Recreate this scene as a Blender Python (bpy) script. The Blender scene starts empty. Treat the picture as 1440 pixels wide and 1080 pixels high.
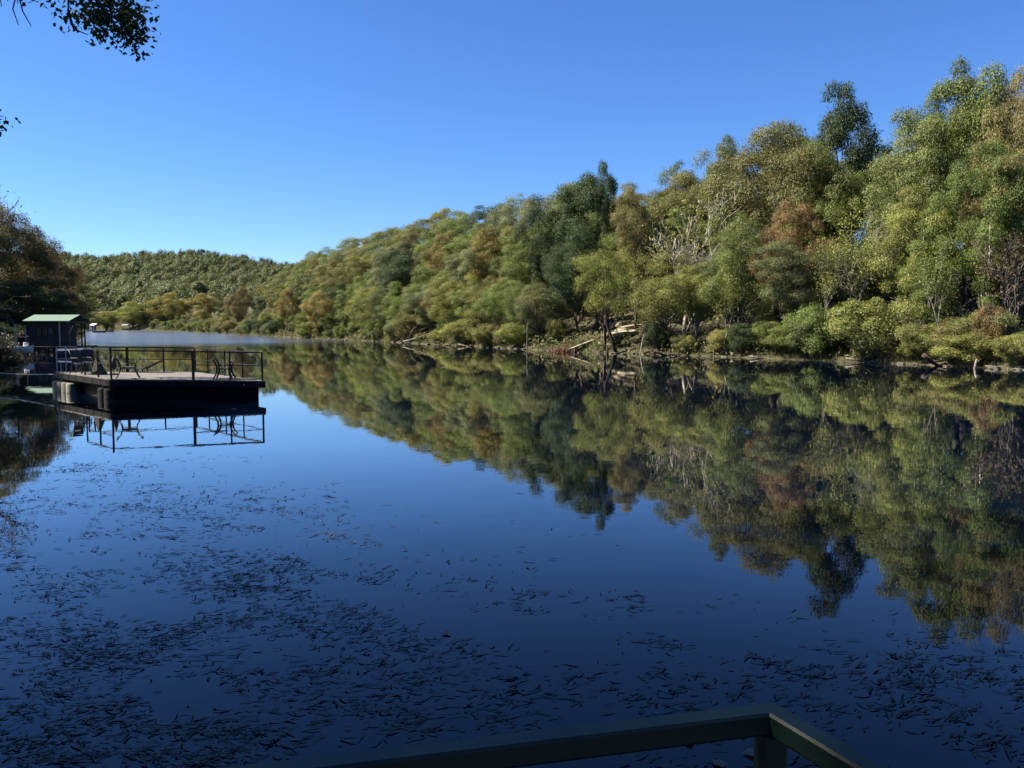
import bpy, math, random
import numpy as np
from mathutils import Vector, Matrix

random.seed(7)
RNG = np.random.default_rng(11)
scene = bpy.context.scene
COL = scene.collection
PI = math.pi

# ------------------------------------------------------------------ camera geometry
CAM_H = 2.8
FPX, CX, CY, HOR = 1150.0, 720.0, 540.0, 456.0
PITCH = math.atan((CY - HOR) / FPX)
CP, SP = math.cos(PITCH), math.sin(PITCH)

def ray(px, py):
    a, b = (px - CX) / FPX, -(py - CY) / FPX
    return np.array([a, CP + b * SP, -SP + b * CP])

def on_plane(px, py, z=0.0):
    d = ray(px, py)
    t = (z - CAM_H) / d[2]
    return np.array([d[0] * t, d[1] * t, z])

def at_depth(px, py, Y):
    d = ray(px, py)
    t = Y / d[1]
    return np.array([d[0] * t, Y, CAM_H + d[2] * t])

def project(p):
    x, y, z = p[0], p[1], p[2] - CAM_H
    f = y * CP - z * SP
    u = y * SP + z * CP
    return CX + FPX * x / f, CY - FPX * u / f

# ------------------------------------------------------------------ tagging helpers
def tag(o, label=None, cat=None, group=None, kind=None):
    if label: o['label'] = label
    if cat: o['category'] = cat
    if group: o['group'] = group
    if kind: o['kind'] = kind
    return o

def empty(name, loc, rz=0.0, rx=0.0, ry=0.0):
    o = bpy.data.objects.new(name, None)
    o.empty_display_size = 0.3
    COL.objects.link(o)
    o.location = loc
    o.rotation_euler = (rx, ry, rz)
    return o

def thing(name, label, cat, loc=(0, 0, 0), rz=0.0, group=None, rx=0.0, ry=0.0):
    return tag(empty(name, loc, rz, rx, ry), label, cat, group)

def link(name, mesh, mat=None, parent=None, color=None):
    o = bpy.data.objects.new(name, mesh)
    COL.objects.link(o)
    if mat is not None and not mesh.materials: mesh.materials.append(mat)
    if parent is not None: o.parent = parent
    if color is not None: o.color = (color[0], color[1], color[2], 1)
    return o

# ------------------------------------------------------------------ mesh helpers
def np_mesh(name, V, Q, tint=None, smooth=False):
    """V (n,3), Q (m,k) faces of one size."""
    V = np.ascontiguousarray(V, dtype=np.float32); Q = np.ascontiguousarray(Q, dtype=np.int32)
    me = bpy.data.meshes.new(name)
    n, k = Q.shape
    me.vertices.add(len(V)); me.vertices.foreach_set('co', V.ravel())
    me.loops.add(n * k); me.loops.foreach_set('vertex_index', Q.ravel())
    me.polygons.add(n)
    me.polygons.foreach_set('loop_start', np.arange(0, n * k, k, dtype=np.int32))
    me.polygons.foreach_set('loop_total', np.full(n, k, dtype=np.int32))
    me.polygons.foreach_set('use_smooth', np.full(n, smooth, dtype=bool))
    if tint is not None:
        if tint.ndim == 1:
            a = me.attributes.new('tint', 'FLOAT', 'POINT'); a.data.foreach_set('value', tint.astype(np.float32))
        else:
            a = me.attributes.new('leafcol', 'FLOAT_COLOR', 'POINT')
            a.data.foreach_set('color', np.c_[tint, np.ones(len(tint))].astype(np.float32).ravel())
    me.update(calc_edges=True)
    return me

class MB:
    """collects boxes, bars and tubes; build() links them as one mesh object"""
    def __init__(self): self.v, self.f = [], []
    def add(self, vs, fs):
        o = len(self.v); self.v += [tuple(x) for x in vs]; self.f += [tuple(i + o for i in q) for q in fs]
    def box(self, c, s, rz=0.0, bev=0.0, M=None):
        hx, hy, hz = s[0] / 2, s[1] / 2, s[2] / 2
        co, si = math.cos(rz), math.sin(rz)
        vs = []
        if bev <= 0:
            pts = [(-hx, -hy, -hz), (hx, -hy, -hz), (hx, hy, -hz), (-hx, hy, -hz), (-hx, -hy, hz), (hx, -hy, hz), (hx, hy, hz), (-hx, hy, hz)]
            fs = [(0, 3, 2, 1), (4, 5, 6, 7), (0, 1, 5, 4), (1, 2, 6, 5), (2, 3, 7, 6), (3, 0, 4, 7)]
        else:
            b = bev
            def ring(z, i):
                return [(-hx + i, -hy + b + 0, z), (-hx + b, -hy + i, z), (hx - b, -hy + i, z), (hx - i, -hy + b, z), (hx - i, hy - b, z), (hx - b, hy - i, z), (-hx + b, hy - i, z), (-hx + i, hy - b, z)]
            pts = ring(-hz, b * .6) + ring(-hz + b, 0) + ring(hz - b, 0) + ring(hz, b * .6)
            fs = [tuple(range(7, -1, -1)), tuple(range(24, 32))]
            for k in range(3):
                for i in range(8):
                    j = (i + 1) % 8
                    fs.append((k * 8 + i, k * 8 + j, k * 8 + 8 + j, k * 8 + 8 + i))
        for x, y, z in pts:
            if M is not None:
                q = M @ Vector((x, y, z)); vs.append((q.x + c[0], q.y + c[1], q.z + c[2]))
            else:
                vs.append((c[0] + x * co - y * si, c[1] + x * si + y * co, c[2] + z))
        self.add(vs, fs); return self
    def bar(self, a, b, w, h, up=(0, 0, 1), bev=0.0):
        a, b = Vector(a), Vector(b)
        d = (b - a); L = d.length; d.normalize()
        s = d.cross(Vector(up))
        if s.length < 1e-4: s = d.cross(Vector((1, 0, 0)))
        s.normalize(); u = s.cross(d)
        M = Matrix((d, s, u)).transposed()
        return self.box((a + b) / 2, (L, w, h), M=M, bev=bev)
    def tube(self, pts, rad, n=8, cap=True):
        pts = [Vector(p) for p in pts]
        if not hasattr(rad, '__len__'): rad = [rad] * len(pts)
        vs, fs = [], []
        ref = Vector((0.31, 0.17, 0.93)).normalized()
        for i, p in enumerate(pts):
            t = (pts[min(i + 1, len(pts) - 1)] - pts[max(i - 1, 0)]).normalized()
            s = t.cross(ref)
            if s.length < .05: s = t.cross(Vector((1, 0, 0)))
            s.normalize(); u = s.cross(t)
            for k in range(n):
                a = 2 * PI * k / n
                vs.append(p + (s * math.cos(a) + u * math.sin(a)) * rad[i])
        for i in range(len(pts) - 1):
            for k in range(n):
                fs.append((i * n + k, i * n + (k + 1) % n, i * n + n + (k + 1) % n, i * n + n + k))
        if cap:
            fs.append(tuple(range(n - 1, -1, -1))); fs.append(tuple(range((len(pts) - 1) * n, len(pts) * n)))
        self.add(vs, fs); return self
    def mesh(self, name, smooth=False):
        me = bpy.data.meshes.new(name)
        me.from_pydata(self.v, [], self.f)
        if smooth: me.polygons.foreach_set('use_smooth', np.full(len(me.polygons), True))
        me.update(); return me
    def build(self, name, mat, parent=None, smooth=False, color=None):
        return link(name, self.mesh(name, smooth), mat, parent, color)

# ------------------------------------------------------------------ materials
def new_mat(name):
    m = bpy.data.materials.new(name); m.use_nodes = True
    nt = m.node_tree; nt.nodes.clear()
    out = nt.nodes.new('ShaderNodeOutputMaterial')
    return m, nt, out

def N(nt, t, **kw):
    n = nt.nodes.new(t)
    for k, v in kw.items():
        if k in n.inputs: n.inputs[k].default_value = v
        else: setattr(n, k, v)
    return n

def noisy(name, c1, c2, scale=3.0, rough=.8, bump=.3, stretch=(1, 1, 1), metallic=0.0, detail=6.0, c3=None, spec=.3):
    m, nt, out = new_mat(name)
    L = nt.links.new
    tc = N(nt, 'ShaderNodeTexCoord'); mp = N(nt, 'ShaderNodeMapping'); mp.inputs['Scale'].default_value = stretch
    L(tc.outputs['Object'], mp.inputs['Vector'])
    nz = N(nt, 'ShaderNodeTexNoise', Scale=scale, Detail=detail, Roughness=.65); L(mp.outputs[0], nz.inputs['Vector'])
    cr = N(nt, 'ShaderNodeValToRGB'); e = cr.color_ramp.elements
    e[0].position = .32; e[0].color = (*c1, 1); e[1].position = .68; e[1].color = (*c2, 1)
    if c3:
        k = e.new(.52); k.color = (*c3, 1)
    L(nz.outputs['Fac'], cr.inputs['Fac'])
    p = N(nt, 'ShaderNodeBsdfPrincipled', Roughness=rough, Metallic=metallic)
    p.inputs['Specular IOR Level'].default_value = spec
    L(cr.outputs['Color'], p.inputs['Base Color'])
    b = N(nt, 'ShaderNodeBump', Strength=bump, Distance=.05); L(nz.outputs['Fac'], b.inputs['Height']); L(b.outputs[0], p.inputs['Normal'])
    L(p.outputs[0], out.inputs['Surface'])
    return m

def leaf_material(name, use_attr=False, trans=.34, lo=.8, hi=1.22):
    m, nt, out = new_mat(name); L = nt.links.new
    if use_attr:
        src = N(nt, 'ShaderNodeAttribute'); src.attribute_name = 'leafcol'; colsock = src.outputs['Color']
        val = None
    else:
        src = N(nt, 'ShaderNodeObjectInfo'); colsock = src.outputs['Color']
        at = N(nt, 'ShaderNodeAttribute'); at.attribute_name = 'tint'; val = at.outputs['Fac']
    geo = N(nt, 'ShaderNodeNewGeometry')
    hs = N(nt, 'ShaderNodeHueSaturation')
    mh = N(nt, 'ShaderNodeMapRange'); mh.inputs['To Min'].default_value = .478; mh.inputs['To Max'].default_value = .522
    L(geo.outputs['Random Per Island'], mh.inputs['Value']); L(mh.outputs[0], hs.inputs['Hue'])
    mu = N(nt, 'ShaderNodeMath', operation='MULTIPLY'); mu.inputs[1].default_value = 7.31
    fr = N(nt, 'ShaderNodeMath', operation='FRACT')
    L(geo.outputs['Random Per Island'], mu.inputs[0]); L(mu.outputs[0], fr.inputs[0])
    mv = N(nt, 'ShaderNodeMapRange'); mv.inputs['To Min'].default_value = lo; mv.inputs['To Max'].default_value = hi
    L(fr.outputs[0], mv.inputs['Value'])
    if val is not None:
        mm = N(nt, 'ShaderNodeMath', operation='MULTIPLY'); L(mv.outputs[0], mm.inputs[0]); L(val, mm.inputs[1]); L(mm.outputs[0], hs.inputs['Value'])
    else:
        L(mv.outputs[0], hs.inputs['Value'])
    L(colsock, hs.inputs['Color'])
    p = N(nt, 'ShaderNodeBsdfPrincipled', Roughness=.55); p.inputs['Specular IOR Level'].default_value = .25
    L(hs.outputs[0], p.inputs['Base Color'])
    t = N(nt, 'ShaderNodeBsdfTranslucent')
    hs2 = N(nt, 'ShaderNodeHueSaturation', Saturation=1.15, Value=1.25, Hue=.49); L(hs.outputs[0], hs2.inputs['Color']); L(hs2.outputs[0], t.inputs['Color'])
    mx = N(nt, 'ShaderNodeMixShader', Fac=trans); L(p.outputs[0], mx.inputs[1]); L(t.outputs[0], mx.inputs[2])
    L(mx.outputs[0], out.inputs['Surface'])
    return m

def bark_material():
    m, nt, out = new_mat('bark'); L = nt.links.new
    oi = N(nt, 'ShaderNodeObjectInfo'); tc = N(nt, 'ShaderNodeTexCoord')
    mp = N(nt, 'ShaderNodeMapping'); mp.inputs['Scale'].default_value = (6, 6, 1.3); L(tc.outputs['Object'], mp.inputs['Vector'])
    nz = N(nt, 'ShaderNodeTexNoise', Scale=1.5, Detail=6.0); L(mp.outputs[0], nz.inputs['Vector'])
    mr = N(nt, 'ShaderNodeMapRange'); mr.inputs['From Min'].default_value = .3; mr.inputs['From Max'].default_value = .7
    mr.inputs['To Min'].default_value = .45; mr.inputs['To Max'].default_value = 1.35; L(nz.outputs['Fac'], mr.inputs['Value'])
    hs = N(nt, 'ShaderNodeHueSaturation'); L(oi.outputs['Color'], hs.inputs['Color']); L(mr.outputs[0], hs.inputs['Value'])
    p = N(nt, 'ShaderNodeBsdfPrincipled', Roughness=.9); p.inputs['Specular IOR Level'].default_value = .15
    L(hs.outputs[0], p.inputs['Base Color'])
    b = N(nt, 'ShaderNodeBump', Strength=.5, Distance=.04); L(nz.outputs['Fac'], b.inputs['Height']); L(b.outputs[0], p.inputs['Normal'])
    L(p.outputs[0], out.inputs['Surface']); return m

M = {}
M['leaf'] = leaf_material('leaf')
M['leaf_mass'] = leaf_material('leaf_mass', True)
M['leaf_far'] = leaf_material('leaf_far', True, .34, .88, 1.12)
M['bark'] = bark_material()
M['ground'] = noisy('forest_floor', (.022, .017, .010), (.070, .056, .034), .35, .95, .6, c3=(.035, .034, .016))
M['rail_green'] = noisy('green_paint', (.0022, .0082, .0058), (.0032, .0115, .0082), 4, .45, .03, spec=.3)
M['dark_metal'] = noisy('dark_metal', (.012, .012, .013), (.035, .03, .028), 6, .5, .1, metallic=.3)
M['grey_metal'] = noisy('galvanised', (.2, .2, .2), (.33, .33, .32), 8, .5, .1, metallic=.4)
M['deck_wood'] = noisy('weathered_boards', (.06, .056, .054), (.165, .153, .146), 1.1, .85, .3, (1, 9, 1))
M['fascia'] = noisy('dark_fascia', (.008, .009, .010), (.016, .017, .019), 2, .8, .3, (1, 1, 6), spec=.06)
M['float'] = noisy('black_float', (.004, .0045, .005), (.008, .008, .0085), 3, .85, .2, spec=.05)
M['float_pale'] = noisy('algae_float', (.06, .063, .048), (.16, .155, .125), 3, .7, .2, (1, 1, .4))
M['sling'] = noisy('sling_fabric', (.02, .018, .017), (.045, .04, .037), 14, .8, .1)
M['roof_green'] = noisy('green_roof', (.105, .165, .128), (.14, .205, .165), 2, .6, .1, (1, 8, 1), spec=.2)
M['wall_dark'] = noisy('dark_boards', (.016, .013, .015), (.045, .037, .038), 1.5, .85, .3, (7, 7, 1))  # shade on the boathouse walls is put into this dark base colour
M['white'] = noisy('white_paint', (.62, .62, .6), (.8, .8, .78), 3, .5, .1)
M['navy'] = noisy('navy_tarp', (.012, .02, .05), (.025, .04, .085), 3, .6, .2)
M['glass'] = noisy('dark_glass', (.015, .02, .025), (.03, .035, .04), 2, .08, .0, spec=.6)
M['plank'] = noisy('pale_planks', (.2, .17, .125), (.34, .30, .235), 3, .85, .3, (1, 8, 1))
M['rust'] = noisy('rust_brush', (.2, .075, .04), (.38, .17, .1), 3, .95, .5)
M['rock'] = noisy('pale_rock', (.16, .138, .10), (.30, .265, .205), 1.2, .95, .8, (1, 1, 3))
M['rock_grey'] = noisy('grey_rock', (.04, .037, .03), (.12, .11, .09), 2, .95, .6)
M['rope'] = noisy('pale_rope', (.42, .4, .36), (.6, .58, .53), 30, .9, .2)
M['dead_leaf'] = noisy('pale_leaf', (.10, .07, .055), (.19, .14, .11), 12, .8, .1)
M['weed'] = noisy('weed', (.006, .009, .004), (.022, .028, .012), 5, .5, .1, spec=.35)
M['grass'] = leaf_material('grass_blade', True, .3)

# ------------------------------------------------------------------ river and terrain
right_px = [(1440, 520), (1300, 513), (1150, 507), (1000, 501.5), (900, 498), (820, 496), (740, 491.5), (640, 486), (560, 482), (480, 478),
            (420, 475.5), (380, 473.5), (333, 470), (280, 467), (220, 464.6)]
right_bank = [(190, -60), (120, 5), (70, 33)] + [tuple(on_plane(*p)[:2]) for p in right_px]
far_end = [(-215, 412), (-300, 430), (-420, 440)]
left_bank = [(-420, 400), (-300, 388), (-215, 372), (-178, 335), (-156, 300), (-95, 182), (-63, 117), (-45.5, 79), (-39.5, 60), (-32, 42), (-22, 25),
             (-14, 12), (-9.5, 4), (-7, -3), (-6, -30), (-10, -60)]
RIVER = np.array(right_bank + far_end + left_bank)

def river_sd(P):
    """signed distance: positive on land"""
    P = np.atleast_2d(P); A = RIVER; B = np.roll(A, -1, 0)
    best = np.full(len(P), 1e9); inside = np.zeros(len(P), bool)
    for a, b in zip(A, B):
        ab = b - a; ap = P - a
        t = np.clip((ap @ ab) / (ab @ ab), 0, 1)
        d = np.hypot(*(ap - t[:, None] * ab).T)
        best = np.minimum(best, d)
        c = (a[1] > P[:, 1]) != (b[1] > P[:, 1])
        if a[1] != b[1]:
            xi = a[0] + (P[:, 1] - a[1]) / (b[1] - a[1]) * ab[0]
            inside ^= c & (P[:, 0] < xi)
    sd = np.where(inside, -best, best)
    w = np.sin(P[:, 0] * .55 + P[:, 1] * .31) * .5 + np.sin(P[:, 0] * 1.31 - P[:, 1] * .93 + 1.7) * .3 + np.sin(P[:, 1] * .21 + 2.) * .6
    return sd + w * .45

def sstep(a, b, x):
    t = np.clip((x - a) / (b - a), 0, 1); return t * t * (3 - 2 * t)

def ground(P):
    P = np.atleast_2d(P).astype(float); d = river_sd(P); X, Y = P[:, 0], P[:, 1]
    left = X < -0.5 * Y - 1
    dl = np.maximum(d, 0)
    bank = .75 * sstep(0, 2.2, d) + .05 * np.minimum(dl, 20)
    slope = np.where(left & (Y < 340), .13 * np.minimum(np.maximum(dl - 2, 0), 50), .27 * np.minimum(np.maximum(dl - 2, 0), 34) + .06 * np.minimum(np.maximum(dl - 36, 0), 60))
    hill = 55 * sstep(420, 930, Y + .12 * X) * sstep(0, 60, d) * (1 - .05 * sstep(-700, 0, X)) + (4 * np.sin(X * .013 + 1) + 4.5 * np.sin(X * .034 + Y * .008) + 2.5 * np.sin(X * .071 + 1 - Y * .013)) * sstep(460, 640, Y)
    n = .22 * np.sin(X * .9 + 1.3 * np.sin(Y * .4)) * np.sin(Y * .77 + .5) + .5 * np.sin(X * .17) * np.sin(Y * .13 + 1)
    land = bank + slope + hill * (d > 0) + n * sstep(.5, 6, d)
    return np.where(d > 0, land, np.maximum(-1.6, d * .5))

def gz(x, y): return float(ground([(x, y)])[0])

def build_terrain():
    th = np.r_[np.linspace(-180, -46, 50), np.linspace(-45, 45, 361), np.linspace(46, 180, 50)[:-1]] * PI / 180
    r = np.r_[0.5, np.geomspace(3, 30, 26), np.geomspace(31.5, 520, 150), np.geomspace(530, 1450, 54)]
    T, R = np.meshgrid(th, r, indexing='xy')
    X, Y = R * np.sin(T), R * np.cos(T)
    P = np.c_[X.ravel(), Y.ravel()]
    V = np.c_[P, ground(P)]
    n = len(th); m = len(r)
    i = np.arange(m - 1)[:, None] * n + np.arange(n)[None, :]
    j = np.arange(m - 1)[:, None] * n + (np.arange(n)[None, :] + 1) % n
    Q = np.stack([i, i + n, j + n, j], -1).reshape(-1, 4)
    tag(link('terrain', np_mesh('terrain', V, Q, smooth=True), M['ground']), kind='structure')
build_terrain()

def water_material():
    m, nt, out = new_mat('river_water'); L = nt.links.new
    tc = N(nt, 'ShaderNodeTexCoord')
    sx = N(nt, 'ShaderNodeSeparateXYZ'); L(tc.outputs['Object'], sx.inputs[0])
    # breeze patch upstream: a = -.6x + .8y
    a1 = N(nt, 'ShaderNodeMath', operation='MULTIPLY'); a1.inputs[1].default_value = -.6; L(sx.outputs[0], a1.inputs[0])
    a2 = N(nt, 'ShaderNodeMath', operation='MULTIPLY_ADD'); a2.inputs[1].default_value = .8; L(sx.outputs[1], a2.inputs[0]); L(a1.outputs[0], a2.inputs[2])
    mp = N(nt, 'ShaderNodeMapping'); mp.inputs['Scale'].default_value = (.03, .09, 1); L(tc.outputs['Object'], mp.inputs[0])
    nz = N(nt, 'ShaderNodeTexNoise', Scale=1.0, Detail=4.0); L(mp.outputs[0], nz.inputs['Vector'])
    a3 = N(nt, 'ShaderNodeMath', operation='MULTIPLY_ADD'); a3.inputs[1].default_value = 46; L(nz.outputs['Fac'], a3.inputs[0]); L(a2.outputs[0], a3.inputs[2])
    mr = N(nt, 'ShaderNodeMapRange', interpolation_type='SMOOTHSTEP'); mr.inputs['From Min'].default_value = 104; mr.inputs['From Max'].default_value = 158
    mr.name = 'breeze'
    L(a3.outputs[0], mr.inputs['Value'])
    p = N(nt, 'ShaderNodeBsdfGlossy', distribution='GGX'); p.inputs['Color'].default_value = (1, 1, 1, 1)
    body = N(nt, 'ShaderNodeBsdfDiffuse'); body.inputs['Color'].default_value = (.0006, .0026, .010, 1)
    fr = N(nt, 'ShaderNodeFresnel', IOR=1.333); cr = N(nt, 'ShaderNodeValToRGB'); L(fr.outputs[0], cr.inputs['Fac'])
    for k, (a, v) in enumerate([(0.0, 0.0), (.1, .1), (.2, .26), (.42, .66), (1.0, 1.0)]):
        e = cr.color_ramp.elements[k] if k < 2 else cr.color_ramp.elements.new(a)
        e.position = a; e.color = (v, v, v, 1)
    mxs = N(nt, 'ShaderNodeMixShader'); L(cr.outputs['Color'], mxs.inputs[0]); L(body.outputs[0], mxs.inputs[1]); L(p.outputs[0], mxs.inputs[2])
    ro = N(nt, 'ShaderNodeMapRange'); ro.inputs['To Min'].default_value = .012; ro.inputs['To Max'].default_value = .15
    L(mr.outputs[0], ro.inputs['Value']); L(ro.outputs[0], p.inputs['Roughness'])
    n1 = N(nt, 'ShaderNodeTexNoise', Scale=1.1, Detail=3.0); L(tc.outputs['Object'], n1.inputs['Vector'])
    n2 = N(nt, 'ShaderNodeTexNoise', Scale=5.5, Detail=2.0); L(tc.outputs['Object'], n2.inputs['Vector'])
    ad = N(nt, 'ShaderNodeMath', operation='MULTIPLY_ADD'); ad.inputs[1].default_value = .16; L(n2.outputs['Fac'], ad.inputs[0]); L(n1.outputs['Fac'], ad.inputs[2])
    n3 = N(nt, 'ShaderNodeTexNoise', Scale=.11, Detail=3.0); L(tc.outputs['Object'], n3.inputs['Vector'])
    m3 = N(nt, 'ShaderNodeMapRange'); m3.inputs['From Min'].default_value = .4; m3.inputs['From Max'].default_value = .68; m3.inputs['To Min'].default_value = .35; m3.inputs['To Max'].default_value = 1.0
    L(n3.outputs['Fac'], m3.inputs['Value'])
    b = N(nt, 'ShaderNodeBump', Strength=1.0, Distance=.0026); L(m3.outputs[0], b.inputs['Strength'])
    b.name = 'ripples'
    L(ad.outputs[0], b.inputs['Height']); L(b.outputs[0], p.inputs['Normal']); L(b.outputs[0], fr.inputs['Normal'])
    L(mxs.outputs[0], out.inputs['Surface'])
    return m
def build_water():
    w = 1300
    V = np.array([(-w, -200, 0), (w, -200, 0), (w, 460, 0), (-w, 460, 0)], float)
    tag(link('water', np_mesh('water', V, np.array([[0, 1, 2, 3]])), water_material()), kind='structure')
build_water()

# ------------------------------------------------------------------ leaves and trees
def rand_dirs(n, rng):
    v = rng.normal(size=(n, 3)); return v / np.linalg.norm(v, axis=1)[:, None]

def leaves(P, Nrm, L, rng, aspect=.6, droop=0.0):
    """one folded rhombus per point; returns verts, quads"""
    n = len(P)
    nr = Nrm / np.linalg.norm(Nrm, axis=1)[:, None]
    t = np.cross(nr, rand_dirs(n, rng)); t[:, 2] -= droop
    t -= nr * np.sum(t * nr, 1)[:, None]
    t /= np.linalg.norm(t, axis=1)[:, None] + 1e-9
    s = np.cross(nr, t)
    L = np.asarray(L).reshape(-1, 1) * np.ones((n, 1))
    fold = L * .12
    V = np.stack([P - t * L * .5, P + s * L * aspect * .5 + nr * fold, P + t * L * .5, P - s * L * aspect * .5 + nr * fold], 1).reshape(-1, 3)
    return V, np.arange(4 * n).reshape(-1, 4)

def lump_leaves(C, R, per_area, L, rng, core, flat=.8, aspect=.62, droop=0.0, spread=.28, open_=.75):
    PP, NN, TT = [], [], []
    for c, r in zip(C, R):
        n = max(8, int(per_area * 1.5 * r * r))
        d = rand_dirs(n, rng)
        out = c - core; out = out / (np.linalg.norm(out) + 1e-6)
        keep = (d @ out + .5 * d[:, 2]) > -open_ + .3 * rng.normal(size=n)
        d = d[keep]; n = len(d)
        rr = r * (1 - spread + 2 * spread * rng.random(n) ** 1.3) * (1 + .16 * np.sin(d[:, 0] * 9 + c[0] * 5) * np.sin(d[:, 1] * 9 + c[1] * 7) + .12 * np.sin(d[:, 2] * 13 + c[2]))
        p = c + d * rr[:, None] * np.array([1, 1, flat])
        nn = d * .85 + np.array([0, 0, .3]) + rng.normal(size=(n, 3)) * .4
        PP.append(p); NN.append(nn); TT.append(np.full(n, rng.uniform(.72, 1.28)))
    P, Nn, T = np.concatenate(PP), np.concatenate(NN), np.concatenate(TT)
    T = T * (1 + .12 * rng.normal(size=len(T)))
    V, Q = leaves(P, Nn, L * .81 * rng.uniform(.6, 1.4, len(P)), rng, aspect, droop)
    return V, Q, np.clip(np.repeat(T, 4), .35, 1.9)

def wobble(a, b, n, amp, rng):
    a, b = np.array(a, float), np.array(b, float)
    out = []
    for i in range(n + 1):
        t = i / n
        out.append(a + (b - a) * t + rng.normal(size=3) * amp * math.sin(PI * t) * np.array([1, 1, .4]))
    return out

def tree_proto(name, seed, H=12.0, W=4.0, base=.28, nl=34, lr=(.24, .42), shape='round', L=.23, dens=330, flat=.8, droop=0., open_=.75, spread=.28, trunk_r=.2):
    rng = np.random.default_rng(seed)
    cz = H * (1 + base) / 2; rz = H * (1 - base) / 2
    core = np.array([0, 0, cz - rz * .25])
    C, R = [], []
    ph = rng.uniform(0, 6.28, 4)
    tries = 0
    while len(C) < nl and tries < 3000:
        tries += 1
        d = rand_dirs(1, rng)[0]
        u = rng.uniform(.30, 1.0) ** .6 * (1.0 if (rng.random() > .2 or d[2] > .45) else 1.16)
        az = math.atan2(d[1], d[0])
        ww = W * (1 + .2 * math.sin(2 * az + ph[0] + d[2] * 1.5) + .2 * math.sin(3 * az + ph[1] - d[2] * 2) + .12 * math.sin(5 * d[2] + ph[2]))
        zf = d[2] * u
        if shape == 'cone': ww *= (1.08 - .62 * (zf + 1) / 2)
        elif shape == 'vase': ww *= (.62 + .45 * (zf + 1) / 2)
        elif shape == 'round': ww *= 1.0
        r = W * rng.uniform(*lr) * (1.0 if u > .55 else 1.15)
        p = np.array([d[0] * u * ww * .82, d[1] * u * ww * .82, cz + d[2] * u * (rz - r * .7)])
        if any(np.linalg.norm(p - c) < .62 * (r + q) * .75 for c, q in zip(C, R)): continue
        C.append(p); R.append(r)
    ok = [i for i in range(len(C)) if min(np.linalg.norm(C[i] - C[j]) - .95 * (R[i] + R[j]) for j in range(len(C)) if j != i) < 0]
    C = [C[i] for i in ok]; R = [R[i] for i in ok]
    V, Q, T = lump_leaves(C, R, dens, L, rng, core, flat, droop=droop, open_=open_, spread=spread)
    zk = H / np.percentile(V[:, 2], 99.95); V[:, 2] *= zk; C = [c * np.array([1, 1, zk]) for c in C]
    crown = np_mesh(name + '_crown', V, Q, T); crown.materials.append(M['leaf'])
    mb = MB()
    top = H * .86
    tp = wobble((0, 0, -.6), (rng.normal() * .3, rng.normal() * .3, top), 7, .18, rng)
    mb.tube(tp, [trunk_r * (1.35 if i == 0 else 1.0) * (1 - .86 * i / 7) for i in range(8)], 8)
    order = np.argsort([c[2] for c in C])
    for i in order[::2][:16]:
        c = C[i]
        k = max(1, min(6, int((c[2] - R[i] * .8) / top * 6.0 * rng.uniform(.55, .9))))
        a = tp[k]
        pts = wobble(a, c, 4, .22, rng)
        r0 = trunk_r * (1 - .86 * k / 7) * .5
        mb.tube(pts, [r0 * (1 - .75 * j / 4) for j in range(5)], 5)
    trunk = mb.mesh(name + '_trunk', True); trunk.materials.append(M['bark'])
    return dict(crown=crown, trunk=trunk, H=H, W=W)

def branch_rec(mb, p, d, length, r, depth, rng, spread=.55, up=.12, kids=(2, 4), minr=.006, tips=None, sides=5):
    n = 4
    pts = [np.array(p)]
    dd = np.array(d, float)
    for i in range(n):
        dd = dd + rng.normal(size=3) * .14 + np.array([0, 0, up * .25]); dd /= np.linalg.norm(dd)
        pts.append(pts[-1] + dd * length / n)
    mb.tube(pts, [max(minr, r * (1 - .5 * i / n)) for i in range(n + 1)], sides if depth > 1 else 3, cap=False)
    if depth == 0:
        if tips is not None: tips.append(pts[-1]); tips.append(pts[2])
        return
    for k in range(rng.integers(kids[0], kids[1] + 1)):
        i = rng.integers(1, n + 1)
        nd = dd + rand_dirs(1, rng)[0] * spread * 1.5 + np.array([0, 0, up]); nd /= np.linalg.norm(nd)
        branch_rec(mb, pts[i], nd, length * rng.uniform(.55, .82), max(minr, r * (1 - .5 * i / n) * .62), depth - 1, rng, spread, up, kids, minr, tips, sides)

def bare_proto(name, seed, stems=1, H=10., r=.13, depth=5, spread=.5, up=.2, lean=.1, kids=(2, 4), leafy=0, L=.2):
    rng = np.random.default_rng(seed); mb = MB(); tips = []
    for s in range(stems):
        d = np.array([rng.normal() * lean, rng.normal() * lean, 1.0]); d /= np.linalg.norm(d)
        branch_rec(mb, (rng.normal() * .15 * (stems > 1), rng.normal() * .15 * (stems > 1), -.4), d, H * .42, r * rng.uniform(.75, 1.1), depth, rng, spread, up, kids, .012, tips)
    me = mb.mesh(name + '_trunk', True); me.materials.append(M['bark'])
    H = max(v[2] for v in mb.v)
    out = dict(trunk=me, crown=None, H=H, W=H * .3)
    if leafy:
        T = np.array(tips); n = leafy
        P = T[rng.integers(0, len(T), n)] + rng.normal(size=(n, 3)) * .33
        V, Q = leaves(P, rng.normal(size=(n, 3)) + np.array([0, 0, .6]), L * rng.uniform(.6, 1.3, n), rng)
        cm = np_mesh(name + '_crown', V, Q, np.clip(np.repeat(1 + .2 * rng.normal(size=n), 4), .4, 1.7)); cm.materials.append(M['leaf'])
        out['crown'] = cm
    return out

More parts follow.
